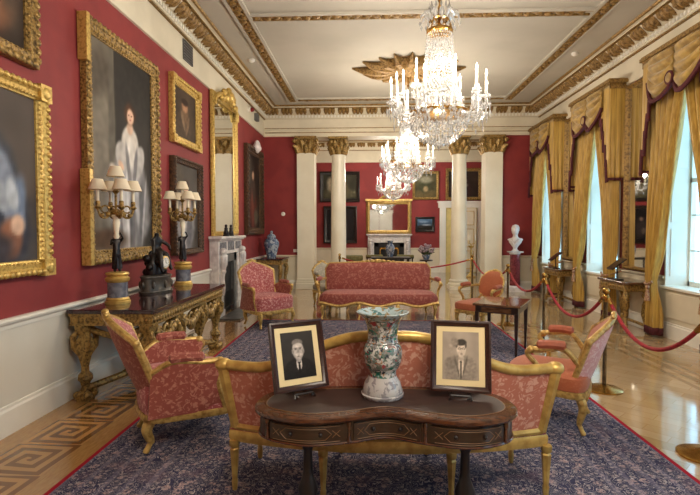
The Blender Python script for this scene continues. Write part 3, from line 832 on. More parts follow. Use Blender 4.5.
# ------------------------------------------------------------------ painted pictures
def canvas(w, h, nx, ny, fn, name='canvas', parent=None, loc=(0,0,0)):
    vs = [((i/nx-.5)*w, 0, j/ny*h) for j in range(ny+1) for i in range(nx+1)]
    fs = [(j*(nx+1)+i, j*(nx+1)+i+1, (j+1)*(nx+1)+i+1, (j+1)*(nx+1)+i) for j in range(ny) for i in range(nx)]
    me = bpy.data.meshes.new(name); me.from_pydata(vs, [], fs); me.materials.append(M['paint'])
    at = me.color_attributes.new('paint', 'FLOAT_COLOR', 'POINT'); buf = []
    for j in range(ny+1):
        for i in range(nx+1): buf += [*lin(fn(i/nx, j/ny)), 1.0]
    at.data.foreach_set('color', buf)
    o = bpy.data.objects.new(name, me); col.objects.link(o); o.parent = parent; o.location = loc
    return o
def painter(bg, layers, asp=1.0, grain=.06, seed=0):
    """bg(u,v)->rgb; layers: (cx,cy,rx,ry,rot_deg,softness,rgb[,noise amount]) in picture fractions, asp = height/width"""
    L = []
    for l in layers:
        cx, cy, rx, ry, a, so, c = l[:7]; L.append((cx, cy, rx, ry, cos(R(a)), sin(R(a)), so, c, l[7] if len(l) > 7 else .12))
    def fn(u, v):
        c = list(bg(u, v)); n0 = noise.noise((u*5+seed, v*5*asp, seed*1.7))
        for k in range(3): c[k] *= 1+n0*grain*2
        for cx, cy, rx, ry, ca, sa, so, cc, na in L:
            dx, dy = u-cx, (v-cy)*asp; x, y = dx*ca+dy*sa, -dx*sa+dy*ca
            d = math.sqrt((x/rx)**2+(y/(ry*asp))**2)+noise.noise((u*9+seed, v*9*asp, cx*7))*na
            a = 1-max(0, min(1, (d-(1-so))/(2*so))); a = a*a*(3-2*a)
            if a > 0:
                n1 = 1+.16*noise.noise((u*16+seed, v*16*asp, cy*5))
                for k in range(3): c[k] = c[k]*(1-a)+min(255, cc[k]*n1)*a
        return tuple(max(0, min(255, q)) for q in c)
    return fn
def dark(c0, c1, seed=0):
    def bg(u, v):
        n = .5+.5*noise.noise((u*2.2+seed, v*2.2, 3.1)); return tuple(a*(1-n)+b*n for a, b in zip(c0, c1))
    return bg

def frame_mesh(mb, w, h, prof):
    """prof: (outward offset from the picture edge, forward depth); picture lies at y=0, x +-w/2, z 0..h"""
    n = len(prof); vs, fs = [], []
    for d, o in prof: vs += [(-w/2-d,-o,-d),(w/2+d,-o,-d),(w/2+d,-o,h+d),(-w/2-d,-o,h+d)]
    for i in range(n):
        j = (i+1) % n
        for k in range(4):
            l = (k+1) % 4; fs.append((i*4+k, j*4+k, j*4+l, i*4+l))
    mb.add(vs, fs)
def beads(mb, w, h, d, o, step, r, k=(1,1,1)):
    for a, b, L in (((-w/2-d,-d),(w/2+d,-d),w+2*d),((w/2+d,-d),(w/2+d,h+d),h+2*d),((w/2+d,h+d),(-w/2-d,h+d),w+2*d),((-w/2-d,h+d),(-w/2-d,-d),h+2*d)):
        n = max(2, int(L/step))
        for i in range(n):
            q = (i+.5)/n; mb.ball((a[0]+(b[0]-a[0])*q, -o, a[1]+(b[1]-a[1])*q), r, k, 6, 4)
def picture(label, w, h, fw, fn, loc, rz, mt='gilt', nx=30, ny=40, style='carved', cat='painting', name='painting', depth=.09, corner=None, extra=None, ret=False):
    """w,h outer size; fw frame width; loc = bottom centre on the wall"""
    t = thing(name, label, cat, loc, rz); iw, ih = w-2*fw, h-2*fw
    m = MB(); D = depth
    frame_mesh(m, iw, ih, [(-.004,.012),(0,.03),(fw*.12,.035),(fw*.22,.055),(fw*.5,D*.72),(fw*.72,D),(fw*.9,D*.95),(fw,D*.8),(fw,.0),(-.004,.0)])
    if style == 'carved':
        beads(m, iw, ih, fw*.14, .04, .055, .014); beads(m, iw, ih, fw*.78, D, fw*.62, fw*.26, (1,.55,1)); beads(m, iw, ih, fw*.42, D*.66, fw*.8, fw*.17, (1,.7,1))
    elif style == 'reeded':
        beads(m, iw, ih, fw*.8, D, .062, .026, (1,.7,1)); beads(m, iw, ih, fw*.2, .05, .04, .012)
    if corner:
        for sx in (-1, 1):
            for z in (0, ih): 
                cx, cz = sx*(iw/2+fw*.55), z+(fw*.55 if z else -fw*.55)
                m.box(cx-corner, cx+corner, -D-.012, -.01, cz-corner, cz+corner); m.ball((cx,-D-.01,cz), corner*.75, (1,.4,1), 10, 6)
    if extra: extra(m, iw, ih, fw, D)
    m.xf(Matrix.Translation((0,0,fw)))
    m.build('frame', mt, t)
    canvas(iw, ih, nx, ny, fn, 'canvas', t, (0,-.014,fw))
    return t
LW = R(90)   # hangs on the left wall
def on_left(y, z): return (XL+.006, y, z)

lady = painter(lambda u,v: (50,46,42) if u > .34 else (108,100,88), [
    (.16,.82,.18,.14,8,.3,(84,76,66)), (.2,.62,.14,.14,0,.4,(122,114,100)), (.72,.84,.34,.16,0,.3,(46,43,40)), (.14,.30,.24,.34,0,.35,(116,108,96)), (.3,.5,.05,.5,0,.4,(92,86,76)),
    (.60,.22,.36,.25,6,.2,(142,140,140)), (.58,.38,.24,.20,-6,.2,(164,160,160)), (.48,.18,.09,.2,4,.3,(184,180,178)), (.78,.20,.08,.2,-8,.4,(104,104,106)), (.62,.12,.05,.16,0,.4,(112,110,112)), (.70,.30,.04,.18,6,.4,(186,184,184)), (.42,.22,.02,.2,4,.4,(116,114,116)), (.54,.2,.02,.22,2,.4,(206,203,202)), (.60,.16,.018,.18,-2,.4,(96,95,98)), (.84,.2,.02,.18,-10,.4,(168,166,168)), (.34,.14,.03,.14,10,.4,(170,166,164)),
    (.60,.55,.15,.10,0,.12,(196,188,178),.05), (.46,.48,.10,.08,35,.15,(180,174,168),.06), (.75,.47,.09,.10,-30,.15,(172,168,164),.06), (.60,.50,.07,.08,0,.3,(206,200,192)), (.56,.44,.03,.12,12,.3,(120,118,118)), (.68,.42,.03,.12,-12,.3,(116,114,116)),
    (.60,.64,.055,.035,0,.3,(202,170,146)), (.60,.715,.10,.055,0,.3,(70,46,32)), (.605,.70,.058,.042,0,.25,(212,174,148)), (.58,.71,.010,.004,0,.5,(80,50,40)), (.63,.71,.010,.004,0,.5,(80,50,40)), (.606,.682,.016,.004,0,.5,(170,90,80)),
    (.44,.43,.05,.02,-30,.3,(202,168,142)), (.30,.40,.05,.03,0,.4,(190,180,166)), (.22,.05,.3,.05,0,.4,(82,62,48))], 1.5, .05, 2)
lt = picture('full length painting of a woman in a pale gown, largest on the left wall', 1.64, 2.46, .14, lady, on_left(5.54, 1.24), LW, 'gilt_old', 80, 130, depth=.075,
    ret=True)
for z0, z1 in ((0, .95), (2.0, 2.46)): MB().box(-.86,-.80,-.10,-.0,z0,z1).build('plain_gilt_edge', 'gilt_bright', lt, smooth=False, bevel=.006)
fa = painter(dark((66,58,52),(104,94,88),4), [
    (.46,.34,.40,.46,0,.15,(54,60,72)), (.46,.18,.50,.34,0,.2,(44,50,64)), (.42,.52,.24,.2,0,.2,(186,164,142)), (.44,.64,.10,.14,0,.2,(212,178,150)), (.43,.80,.18,.17,0,.2,(60,42,32)), (.44,.77,.12,.14,0,.18,(216,182,154)),
    (.40,.79,.016,.01,0,.5,(60,44,38)), (.49,.79,.016,.01,0,.5,(60,44,38)), (.45,.70,.03,.008,0,.5,(176,96,86)),
    (.74,.42,.10,.26,20,.25,(128,136,150)), (.80,.28,.08,.22,-12,.3,(108,122,144)), (.64,.42,.08,.16,40,.3,(150,156,164)), (.78,.40,.05,.10,10,.3,(176,182,188)), (.76,.14,.10,.12,0,.3,(140,94,72)), (.82,.22,.06,.06,0,.3,(200,166,142)), (.58,.08,.2,.1,0,.4,(60,56,62))], 1.15, .06, 5)
picture('painting of a woman in a grey blue dress, at the lower left edge', 1.5, 1.58, .12, fa, on_left(3.40, 1.22), LW, 'gilt_bright', 50, 60, 'reeded', corner=.07, depth=.07)
fb = painter(dark((40,32,28),(72,60,50),9), [(.55,.3,.3,.3,20,.4,(92,54,42)), (.75,.18,.16,.12,0,.4,(120,84,62)), (.4,.5,.22,.4,0,.3,(34,30,32)), (.42,.78,.09,.1,0,.25,(196,156,130)), (.82,.45,.08,.3,12,.5,(80,70,60))], 1.2, .06, 8)
picture('dark painting in a carved gilt frame, in the upper left corner', 1.5, 1.72, .12, fb, on_left(3.30, 2.93), LW, 'gilt_old', 34, 40, depth=.07)
fc = painter(dark((58,46,38),(84,70,56),12), [(.5,.3,.32,.34,0,.25,(74,60,48)), (.5,.5,.16,.2,0,.3,(110,86,64)), (.5,.68,.13,.12,0,.3,(176,132,100)), (.5,.77,.15,.07,0,.3,(50,36,28)), (.42,.36,.05,.2,20,.4,(130,108,84)), (.62,.3,.05,.2,-16,.4,(116,92,70))], 1.2, .08, 12)
picture('small dark portrait in bright gilt frame, hung high left of the tall mirror', 1.14, .96, .12, fc, on_left(7.4, 2.84), LW, 'gilt_bright', 34, 34, corner=.06, depth=.07)
fd = painter(dark((64,58,54),(92,86,80),15), [(.5,.30,.36,.34,0,.2,(132,130,132)), (.46,.2,.14,.26,8,.4,(176,172,168)), (.62,.2,.12,.24,-10,.4,(104,102,106)), (.5,.56,.2,.1,0,.3,(190,166,146)), (.5,.72,.1,.08,0,.2,(208,172,146)), (.5,.78,.13,.05,0,.3,(66,48,38)), (.2,.8,.2,.2,0,.5,(84,76,66)), (.3,.4,.05,.12,20,.3,(196,168,146))], 1.3, .06, 15)
picture('grey toned portrait in a brown frame, behind the far lamp on the gilded console', 1.15, 1.42, .08, fd, on_left(7.4, 1.22), LW, 'brown_frame', 40, 50)
fe = painter(dark((30,26,24),(62,48,40),19), [(.5,.25,.28,.3,0,.3,(86,42,36)), (.5,.5,.2,.16,0,.3,(70,56,48)), (.5,.72,.09,.06,0,.3,(190,150,124)), (.45,.25,.08,.25,5,.4,(116,66,54)), (.7,.15,.15,.12,0,.4,(92,84,70)), (.25,.75,.15,.2,0,.5,(72,66,58))], 1.3, .08, 19)
def crest(m, iw, ih, fw, D):
    m.ball((0,-.1,ih+fw+.05), .12, (1.5,.6,1.2), 10, 7); m.ball((0,-.14,ih+fw+.14), .07, (1,.7,1.2)); m.ball((.14,-.1,ih+fw+.03), .08); m.ball((-.14,-.1,ih+fw+.03), .08)
kt = picture('tall dark portrait in a heavy brown carved frame, nearest the blue and white vase', 1.6, 2.06, .16, fe, on_left(11.72, 1.47), LW, 'brown_frame', 34, 44, depth=.10)
m = MB(); m.ball((0,-.12,2.1), .13, (1.3,.6,1.2), 10, 7); m.ball((.12,-.12,2.08), .08); m.ball((-.12,-.12,2.08), .08); m.build('crest', 'statue', kt)

YW = YB-.004
ff = painter(dark((34,32,26),(72,72,58),22), [(.5,.2,.6,.2,0,.4,(78,74,56)), (.25,.6,.14,.3,0,.4,(150,140,118)), (.6,.45,.16,.3,10,.4,(92,84,62)), (.6,.7,.05,.08,0,.4,(170,134,110))], .75, .1, 22)
picture('wide dark painting in a black frame behind the left column, upper of two', 1.48, 1.12, .12, ff, (-1.12, YW, 2.6), 0, 'black_frame', 34, 26, 'plain')
fg = painter(dark((22,20,22),(44,38,38),25), [(.55,.4,.2,.3,0,.4,(54,46,46)), (.55,.68,.06,.06,0,.4,(140,112,96)), (.45,.3,.08,.1,0,.4,(96,84,78))], 1.1, .1, 25)
picture('nearly black painting behind the left column, lower of two', 1.24, 1.38, .12, fg, (-1.10, YW, 1.07), 0, 'black_frame', 28, 30, 'plain')
fh = painter(dark((54,52,36),(98,92,66),28), [(.5,.15,.6,.18,0,.4,(96,84,56)), (.45,.5,.3,.3,0,.4,(64,66,46)), (.5,.75,.3,.15,0,.5,(140,138,118)), (.5,.35,.12,.12,0,.4,(150,130,96))], 1.0, .1, 28)
picture('landscape painting in a gilt frame, right of the far chandelier', .96, 1.04, .09, fh, (2.04, YW, 2.68), 0, 'gilt_old', 28, 28, 'plain')
fi = painter(lambda u,v: (40+50*v, 48+70*v, 60+86*v), [(.5,.12,.7,.3,0,.3,(38,34,30)), (.3,.3,.3,.1,8,.3,(52,50,48)), (.6,.45,.3,.06,0,.5,(150,160,170)), (.4,.75,.3,.1,0,.5,(120,140,164))], .75, .1, 31)
picture('small blue skied landscape in a black frame, right of the gilt overmantel mirror', .70, .56, .08, fi, (2.02, YW, 1.49), 0, 'black_frame', 24, 20, 'plain')
fj = painter(dark((40,32,30),(70,56,46),34), [(.5,.3,.3,.3,0,.3,(60,42,40)), (.5,.62,.1,.12,0,.3,(176,142,118)), (.5,.45,.14,.08,0,.3,(150,140,126))], .95, .1, 34)
picture('portrait in a gilt frame above the back doorway, behind the right column', 1.3, 1.16, .11, fj, (3.42, YW, 2.66), 0, 'gilt_old', 28, 26, 'plain')

# framed photographs on the desk
g = lambda v: (v, v*.96, v*.92)
ph1 = painter(lambda u,v: g(44+14*v), [(.5,.13,.50,.30,0,.12,g(34),.05), (.5,.27,.34,.14,0,.15,g(38),.05), (.5,.30,.085,.13,0,.12,g(215),.04), (.5,.22,.03,.12,0,.2,g(24),.03), (.5,.34,.05,.035,0,.2,g(28),.03),
    (.5,.42,.09,.08,0,.15,g(150),.03), (.5,.60,.175,.20,0,.1,g(176),.03), (.5,.765,.165,.075,0,.15,g(120),.05), (.5,.70,.14,.05,0,.2,g(192),.03), (.335,.58,.03,.06,0,.2,g(140)), (.665,.58,.03,.06,0,.2,g(140)),
    (.43,.625,.036,.016,0,.6,g(96),.02), (.57,.625,.036,.016,0,.6,g(96),.02), (.43,.650,.05,.010,0,.6,g(126),.02), (.57,.650,.05,.010,0,.6,g(126),.02), (.5,.57,.025,.06,0,.3,g(150),.02), (.5,.505,.10,.03,0,.25,g(206),.04), (.5,.472,.04,.010,0,.3,g(96),.02)], 1.35, .03, 40)
s_ = lambda v: (v, v*.93, v*.84)
ph2 = painter(lambda u,v: s_(168-26*abs(u-.5)), [(.5,.18,.46,.34,0,.1,s_(142),.05), (.24,.34,.18,.12,-20,.2,s_(134),.05), (.76,.34,.18,.12,20,.2,s_(150),.05), (.51,.28,.075,.24,0,.12,s_(214),.04), (.51,.22,.028,.22,0,.2,s_(84),.03), (.51,.37,.035,.025,0,.2,s_(72),.03),
    (.40,.28,.03,.22,14,.3,s_(110),.04), (.62,.28,.03,.22,-14,.3,s_(110),.04), (.52,.46,.075,.07,0,.15,s_(178),.03), (.52,.63,.13,.155,0,.1,s_(204),.03), (.52,.78,.145,.07,0,.15,s_(70),.06), (.39,.72,.03,.06,0,.25,s_(76)), (.64,.72,.025,.06,0,.25,s_(80)),
    (.47,.645,.045,.025,0,.25,s_(120),.02), (.58,.645,.045,.025,0,.25,s_(120),.02), (.47,.645,.025,.015,0,.3,s_(190),.02), (.58,.645,.025,.015,0,.3,s_(190),.02), (.525,.645,.025,.006,0,.4,s_(90),.02), (.525,.60,.02,.04,0,.3,s_(182),.02), (.525,.54,.045,.010,0,.3,s_(130),.02),
    (.33,.78,.10,.10,0,.4,s_(140)), (.22,.66,.06,.10,0,.5,s_(158))], 1.3, .03, 44)
def photo(label, loc, rz, fn, lean, w=.30, h=.355):
    t = thing('framed_photograph', label, 'framed photograph', loc, rz)
    W, H, fw = w, h, .026
    Mx = Matrix.Translation((0,0,.030)) @ Matrix.Rotation(R(-lean), 4, 'X')
    m = MB(); frame_mesh(m, W-2*fw, H-2*fw, [(-.004,.006),(0,.012),(fw*.3,.014),(fw*.6,.022),(fw*.95,.02),(fw,.016),(fw,-.004),(-.004,-.004)]); m.xf(Matrix.Translation((0,0,fw)))
    fr = m.build('frame', 'photo_frame', t)
    for v in fr.data.vertices: v.co = Mx @ v.co
    b = MB().box(-W/2+fw-.005, W/2-fw+.005, -.004, .008, fw-.005, H-fw+.005); b.xf(Mx); b.build('mount', 'mount', t, smooth=False)
    c = canvas(w*.60, h*.67, 44, 60, fn, 'photograph', t)
    MM = Mx @ Matrix.Translation((0,-.0055,h*.17))
    for v in c.data.vertices: v.co = MM @ v.co
    m = MB()
    for s in (-1, 1):
        m.tube(spline([(s*.035,-.045,.012),(s*.05,-.03,.022),(s*.045,.03,.03),(s*.04,.06,.10)], 4), .005, 6); m.tube([(s*.05,-.03,.022),(s*.055,-.045,.004)], .005, 6); m.tube([(s*.045,.0,.03),(s*.04,.07,.004)], .005, 6)
    m.tube([(-.05,-.03,.022),(.05,-.03,.022)], .005, 6)
    m.build('easel_stand', 'black', t)
    return t
photo('framed photograph of a moustached man in a dark suit, left of the vase', (-.345, 2.45, .752), R(31), ph1, 16, .295, .35)
photo('framed photograph of a man in a pale suit and glasses, right of the vase', (.455, 2.45, .752), R(-8), ph2, 13, .30, .355)
# ------------------------------------------------------------------ gilded console on the left
CT = .863
t = thing('console_table', 'long carved gilded console table with dark polished top along the left wall', 'console table', (-2.37, 5.43, .001), LW)
L, D = 1.07, .395
m = MB(); m.box(-L-.02, L+.02, -D-.02, D+.01, .822, .862); t0 = m.build('top', 'console_top', t, smooth=False, bevel=.01)
m = MB(); m.box(-L+.01, L-.01, -D+.01, D-.01, .715, .822); m.box(-L, L, -D, D, .795, .822); m.box(-L+.002, L-.002, -D+.002, D-.002, .712, .728)
for i in range(34):
    x = -L+.05+(2*L-.1)*i/33; m.ball((x,-D+.008,.762), .03, (.75,.5,1.0), 6, 4)
for s in (-1, 1):
    for i in range(12):
        y = -D+.05+(2*D-.1)*i/11; m.ball((s*(L-.008),y,.762), .03, (.5,.75,1.0), 6, 4)
m.build('frieze', 'gilt_old', t)
BAL = [(.085,.0),(.09,.03),(.085,.06),(.05,.08),(.04,.13),(.05,.17),(.075,.20),(.07,.23),(.04,.26),(.038,.32),(.06,.40),(.09,.50),(.085,.56),(.055,.6),(.06,.63),(.09,.66),(.095,.715)]
def cleg(x, y):
    m = MB(); m.lathe(BAL, (x,y,0), 12, flute=.16, fl=6)
    for k in range(4):
        a = pi/4+k*pi/2; m.tube([(x+.05*cos(a),y+.05*sin(a),.66),(x+.10*cos(a),y+.10*sin(a),.6),(x+.095*cos(a),y+.095*sin(a),.5),(x+.05*cos(a),y+.05*sin(a),.42)], [.02,.028,.024,.012], 6)
        m.ball((x+.07*cos(a),y+.07*sin(a),.05), .04)
    m.build('leg', 'gilt_old', t)
for x in (-.98,-.36,.36,.98): cleg(x, -.31)
for x in (-.98,.98): cleg(x, .30)
m = MB()
for (x0, x1) in ((-.98,-.36),(-.36,.36),(.36,.98)):
    w = x1-x0
    m.tube([(x0+w*i/12, -.34, .70-.14*sin(pi*i/12)) for i in range(13)], .032, 7)
    for i in range(11): m.ball((x0+w*(i+.5)/11, -.355, .695-.15*sin(pi*(i+.5)/11)), .045, (1,.7,1), 6, 5)
    for q in (.25, .5, .75): m.tube(arc((x0+w*q,-.34,.60), .055, 0, 300, 10), .02, 6)
    m.ball((x0+w/2,-.35,.53), .07, (1.2,.7,1))
for s in (-1, 1):
    m.tube([(s*.98, -.31+.61*i/10, .70-.10*sin(pi*i/10)) for i in range(11)], .03, 7)
m.build('carved_garland', 'gilt_old', t)
m = MB()
m.tube(spline([(-.98,-.31,.10),(-.6,-.05,.13),(-.36,-.31,.10),(0,-.08,.16),(.36,-.31,.10),(.6,-.05,.13),(.98,-.31,.10)], 6), .035, 8)
m.tube(spline([(-.98,.30,.10),(-.5,.1,.13),(0,-.06,.16),(.5,.1,.13),(.98,.30,.10)], 6), .035, 8)
m.ball((0,-.10,.2), .12, (1.2,.8,.8)); m.build('stretcher', 'gilt_old', t)
M['silver_gilt'] = plain('silver_gilt', (188,176,150), .35, .4, (120,108,86), 20, .3, 60)
m = MB(); 
m.tube(spline([(-.34,-.24,.34),(-.25,-.28,.2),(0,-.3,.14),(.25,-.28,.2),(.34,-.24,.34)], 6), [.03]+[.06]*23+[.03], 8); m.ball((0,-.3,.2), .12, (1.6,.5,.8), 12, 8)
m.build('shell_cartouche', 'silver_gilt', t)

# ------------------------------------------------------------------ candelabra and clock
def skin(name, mt, parent, pts, edges, rad, sub=2):
    me = bpy.data.meshes.new(name); me.from_pydata([tuple(p) for p in pts], edges, []); me.update(); me.materials.append(M[mt])
    o = bpy.data.objects.new(name, me); col.objects.link(o); o.parent = parent
    o.modifiers.new('skin', 'SKIN').use_smooth_shade = True
    for i, r in enumerate(rad): me.skin_vertices[0].data[i].radius = (r, r) if isinstance(r, (int, float)) else r
    me.skin_vertices[0].data[0].use_root = True
    s = o.modifiers.new('sub', 'SUBSURF'); s.levels = s.render_levels = sub
    return o
def figure(parent, z0, H, mt, arms, name='figure'):
    """standing draped figure, height H"""
    k = H/1.75
    P = [(0,0,.95),(0,.01,1.15),(0,0,1.38),(0,0,1.50),(0,-.02,1.62),(.0,-.01,1.72),(.17,0,1.40),(-.17,0,1.40)]
    E = [(0,1),(1,2),(2,3),(3,4),(4,5),(2,6),(2,7)]
    rd = [.15,.12,.13,.06,.095,.06,.07,.07]
    for j, (el, ha) in enumerate(arms):
        b = len(P); P += [el, ha]; E += [(6+j, b), (b, b+1)]; rd += [.05,.04]
    b = len(P); P += [(.09,.0,.55),(.10,.02,.12),(.12,-.08,.04),(-.09,-.08,.56),(-.08,.04,.14),(-.10,-.06,.04)]
    E += [(0,b),(b,b+1),(b+1,b+2),(0,b+3),(b+3,b+4),(b+4,b+5)]; rd += [.12,.08,.05,.12,.08,.05]
    o = skin(name, mt, parent, [(x*k, y*k, z*k) for x, y, z in P], E, [r*k for r in rd]); o.location = (0,0,z0)
    d = MB(); d.grid(lambda u,v: ((.20-.07*v+.022*sin(u*2*pi*7))*k*cos(u*2*pi), (.17-.06*v+.022*sin(u*2*pi*7))*k*sin(u*2*pi), (.16+v*.85)*k), 42, 6, True)
    dd = d.build('drapery', mt, parent, loc=(0,0,z0)); return o
def candelabrum(label, x, y, rz, group=None):
    t = thing('candelabrum', label, 'candelabrum', (x, y, CT), rz, group)
    MB().lathe([(.118,0),(.12,.02),(.108,.03),(.112,.04),(.105,.05),(.098,.06)], n=24).build('foot_ring', 'gilt_smooth', t)
    MB().lathe([(.095,.058),(.095,.215)], n=28).build('drum', 'grey_marble', t)
    MB().lathe([(.098,.21),(.112,.225),(.115,.25),(.10,.262),(.095,.27),(.112,.29),(.105,.305),(.08,.31)], n=24, ).build('upper_ring', 'gilt_smooth', t)
    figure(t, .305, .40, 'bronze', [((.25,-.1,1.5),(.14,-.16,1.75)),((-.24,-.1,1.2),(-.12,-.2,1.35))])
    MB().lathe([(.018,.64),(.028,.66),(.02,.69),(.024,.72),(.034,.80),(.028,.83),(.04,.85),(.05,.87),(.03,.89),(.02,.92)], (.0,-.03,0), 14).build('stem', 'candle', t)
    cx, cy = .0, -.03
    a = MB(); a.ball((cx,cy,.90), .05, (1.1,1.1,.8)); a.tube([(cx,cy,.9),(cx,cy,1.10)], .012, 8)
    for k in range(4):
        g = R(20+90*k); c, s = cos(g), sin(g)
        a.tube(spline([(cx+c*.03,cy+s*.03,.90),(cx+c*.09,cy+s*.09,.85),(cx+c*.14,cy+s*.14,.86),(cx+c*.165,cy+s*.165,.93)], 5), .012, 7)
        a.tube(arc((cx+c*.10,cy+s*.10,.93), .035, 0, 320, 10), .009, 6); a.ball((cx+c*.13,cy+s*.13,.87), .024); a.ball((cx+c*.07,cy+s*.07,.88), .028)
        a.lathe([(.008,.92),(.034,.945),(.03,.955),(.02,.96),(.022,1.0),(.016,1.01)], (cx+c*.165,cy+s*.165,0), 10)
    a.lathe([(.012,1.08),(.036,1.11),(.02,1.12),(.022,1.16)], (cx,cy,0), 10)
    a.build('branches', 'gilt_old', t)
    for k in range(5):
        g = R(20+90*k); r, z = (.165, .985) if k < 4 else (0, 1.12)
        px, py = cx+cos(g)*r, cy+sin(g)*r
        MB().lathe([(.014,0),(.014,.14),(.004,.155)], (px,py,z), 10).build('candle', 'candle', t)
        MB().lathe([(.085,.135),(.083,.135),(.046,.232),(.048,.234),(.085,.133)], (px,py,z), 20).build('shade', 'lampshade', t)
    return t
candelabrum('bronze figure candelabrum with cream shades, nearer one on the gilded console', -2.52, 4.78, R(25))
candelabrum('bronze figure candelabrum with cream shades, farther one on the gilded console', -2.45, 6.32, R(25))

t = thing('mantel_clock', 'dark bronze figure clock with white dial between the two candelabra', 'clock', (-2.49, 5.60, CT), R(76))
m = MB(); m.lathe([(.21,0),(.215,.02),(.2,.03),(.195,.10),(.19,.17),(.205,.185),(.2,.20),(.16,.21)], n=32, sx=1.15, sy=.62); M['clock_bronze'] = plain('clock_bronze', (84,76,66), .35, .3, (60,54,48), 14)
m.build('plinth', 'clock_bronze', t)
m = MB()
for k in range(8):
    g = 2*pi*k/8; m.ball((.23*cos(g),.125*sin(g),.1), .02, (1,1,2.2))
m.lathe([(.235,.012),(.24,.02),(.235,.028)], n=32, sx=1.05, sy=.57); m.build('mounts', 'clock_bronze', t)
m = MB(); m.lathe([(.13,.2),(.14,.25),(.11,.36),(.09,.44),(.05,.47)], n=18, sx=1.1, sy=.7)
for k in range(12):
    g = k*2.4; m.ball((.13*cos(g),.085*sin(g),.22+.02*k), .045)
m.build('rockwork', 'bronze', t)
k = .36
skin('seated_figure', 'bronze', t, [(.02*1,.01,.46),(.01,.01,.53),(0,0,.61),(-.01,-.02,.655),(-.015,-.03,.695),(.07,-.02,.60),(.12,-.08,.55),(.10,-.12,.49),(-.07,-.01,.60),(-.12,-.06,.54),(-.14,-.08,.46),(.09,-.08,.44),(.10,-.10,.33),(.12,-.13,.25),(-.05,-.09,.44),(-.08,-.13,.33),(-.08,-.15,.24)],
     [(0,1),(1,2),(2,3),(3,4),(2,5),(5,6),(6,7),(2,8),(8,9),(9,10),(0,11),(11,12),(12,13),(0,14),(14,15),(15,16)], [.055,.045,.05,.02,.036,.028,.02,.016,.028,.02,.016,.04,.028,.018,.04,.028,.018])
m = MB(); m.lathe([(.072,-.02),(.077,0),(.077,.03),(.062,.036),(.06,.03)], n=28); m.xf(Matrix.Translation((.0,-.10,.35)) @ Matrix.Rotation(R(90),4,'X')); m.build('bezel', 'gilt_smooth', t)
m = MB(); m.lathe([(.06,.028),(.06,.033)], n=28); m.xf(Matrix.Translation((.0,-.10,.35)) @ Matrix.Rotation(R(90),4,'X')); dl = m.build('dial', 'plastic', t)
m = MB(); m.tube([(0,-.135,.35),(.0,-.135,.385)], .003, 4); m.tube([(0,-.135,.35),(.022,-.135,.338)], .003, 4)
for q in range(12): m.ball((.048*sin(q*pi/6), -.134, .35+.048*cos(q*pi/6)), .005, (1,.4,1), 5, 4)
m.build('hands_and_marks', 'black', dl)

# ------------------------------------------------------------------ fireplaces and mirrors
def fireplace(label, loc, rz, w, h, ow, oh, dep, jm, frieze_m, tablets=True):
    t = thing('fireplace', label, 'fireplace', loc, rz); jw = (w-ow)/2
    for s in (-1, 1):
        m = MB(); x0, x1 = sorted((s*ow/2, s*w/2)); m.box(x0, x1, -dep*.75, 0, 0, oh+.02); m.box(x0-.02, x1+.02, -dep*.85, 0, 0, .14)
        m.build('jamb', jm, t, smooth=False, bevel=.008)
    for s in (-1, 1):
        m = MB()
        x = s*(ow/2+jw*.55); P = [(x,-dep*.78,oh+.02),(x,-dep*1.0,oh-.02),(x,-dep*.95,oh-.22),(x,-dep*.8,oh-.42),(x,-dep*.88,oh-.62),(x,-dep*.78,oh-.74)]
        m.tube(spline(P, 5), [.05]*5+[.07]*5+[.055]*10+[.05]*5+[.03], 8); m.ball((x,-dep*.95,oh+.06), .075, (1,1,.8)); m.ball((x,-dep*.92,oh-.3), .06)
        m.build('scroll_bracket', jm, t)
    m = MB(); m.box(-w/2, w/2, -dep*.75, 0, oh, h-.06); m.build('frieze', jm, t, smooth=False, bevel=.006)
    if tablets:
        m = MB(); m.box(-.2, .2, -dep*.8, -dep*.75, oh+.06, h-.1); 
        for s in (-1, 1): m.box(s*.5-.2, s*.5+.2, -dep*.77, -dep*.75, oh+.07, h-.11)
        m.build('tablets', frieze_m, t, smooth=False, bevel=.006)
    m = MB(); m.box(-w/2-.06, w/2+.06, -dep*1.12, 0, h-.05, h); m.box(-w/2-.03, w/2+.03, -dep*.95, 0, h-.08, h-.05); m.build('mantelshelf', jm, t, smooth=False, bevel=.008)
    m = MB(); m.box(-ow/2, ow/2, -.02, 0, 0, oh); 
    for s in (-1, 1): x0, x1 = sorted((s*ow/2, s*(ow/2-.16))); m.box(x0, x1, -dep*.6, -.02, 0, oh)
    m.box(-ow/2, ow/2, -dep*.6, -.02, oh-.16, oh); m.build('slips', 'slate' if tablets else 'dark_hearth', t, smooth=False)
    m = MB(); m.box(-ow/2+.16, ow/2-.16, -.06, -.021, 0, oh-.16)
    for i in range(7): x = (-.5+i/6)*(ow-.5); m.box(x-.012, x+.012, -dep*.55, -dep*.5, .12, .42)
    m.box(-ow/2+.17, ow/2-.17, -dep*.6, -dep*.1, .1, .13); m.build('grate', 'dark_hearth', t, smooth=False)
    if not tablets:
        m = MB(); q = ow/2-.2
        for x in (-q, q-.04): m.box(x, x+.04, -dep*.68, -dep*.6, 0, oh-.18)
        m.box(-q, q, -dep*.68, -dep*.6, oh-.24, oh-.18); m.build('brass_surround', 'brass', t, smooth=False)
    m = MB(); m.box(-w/2-.1, w/2+.1, -dep-.35, -dep*.86, 0, .03); m.build('hearthstone', 'slate', t, smooth=False)
    return t
fireplace('tall white marble chimneypiece on the left wall under the tall mirror', (XL+.001, 9.29, .001), LW, 1.54, 1.47, .98, 1.14, .22, 'white_marble', 'grey_marble')
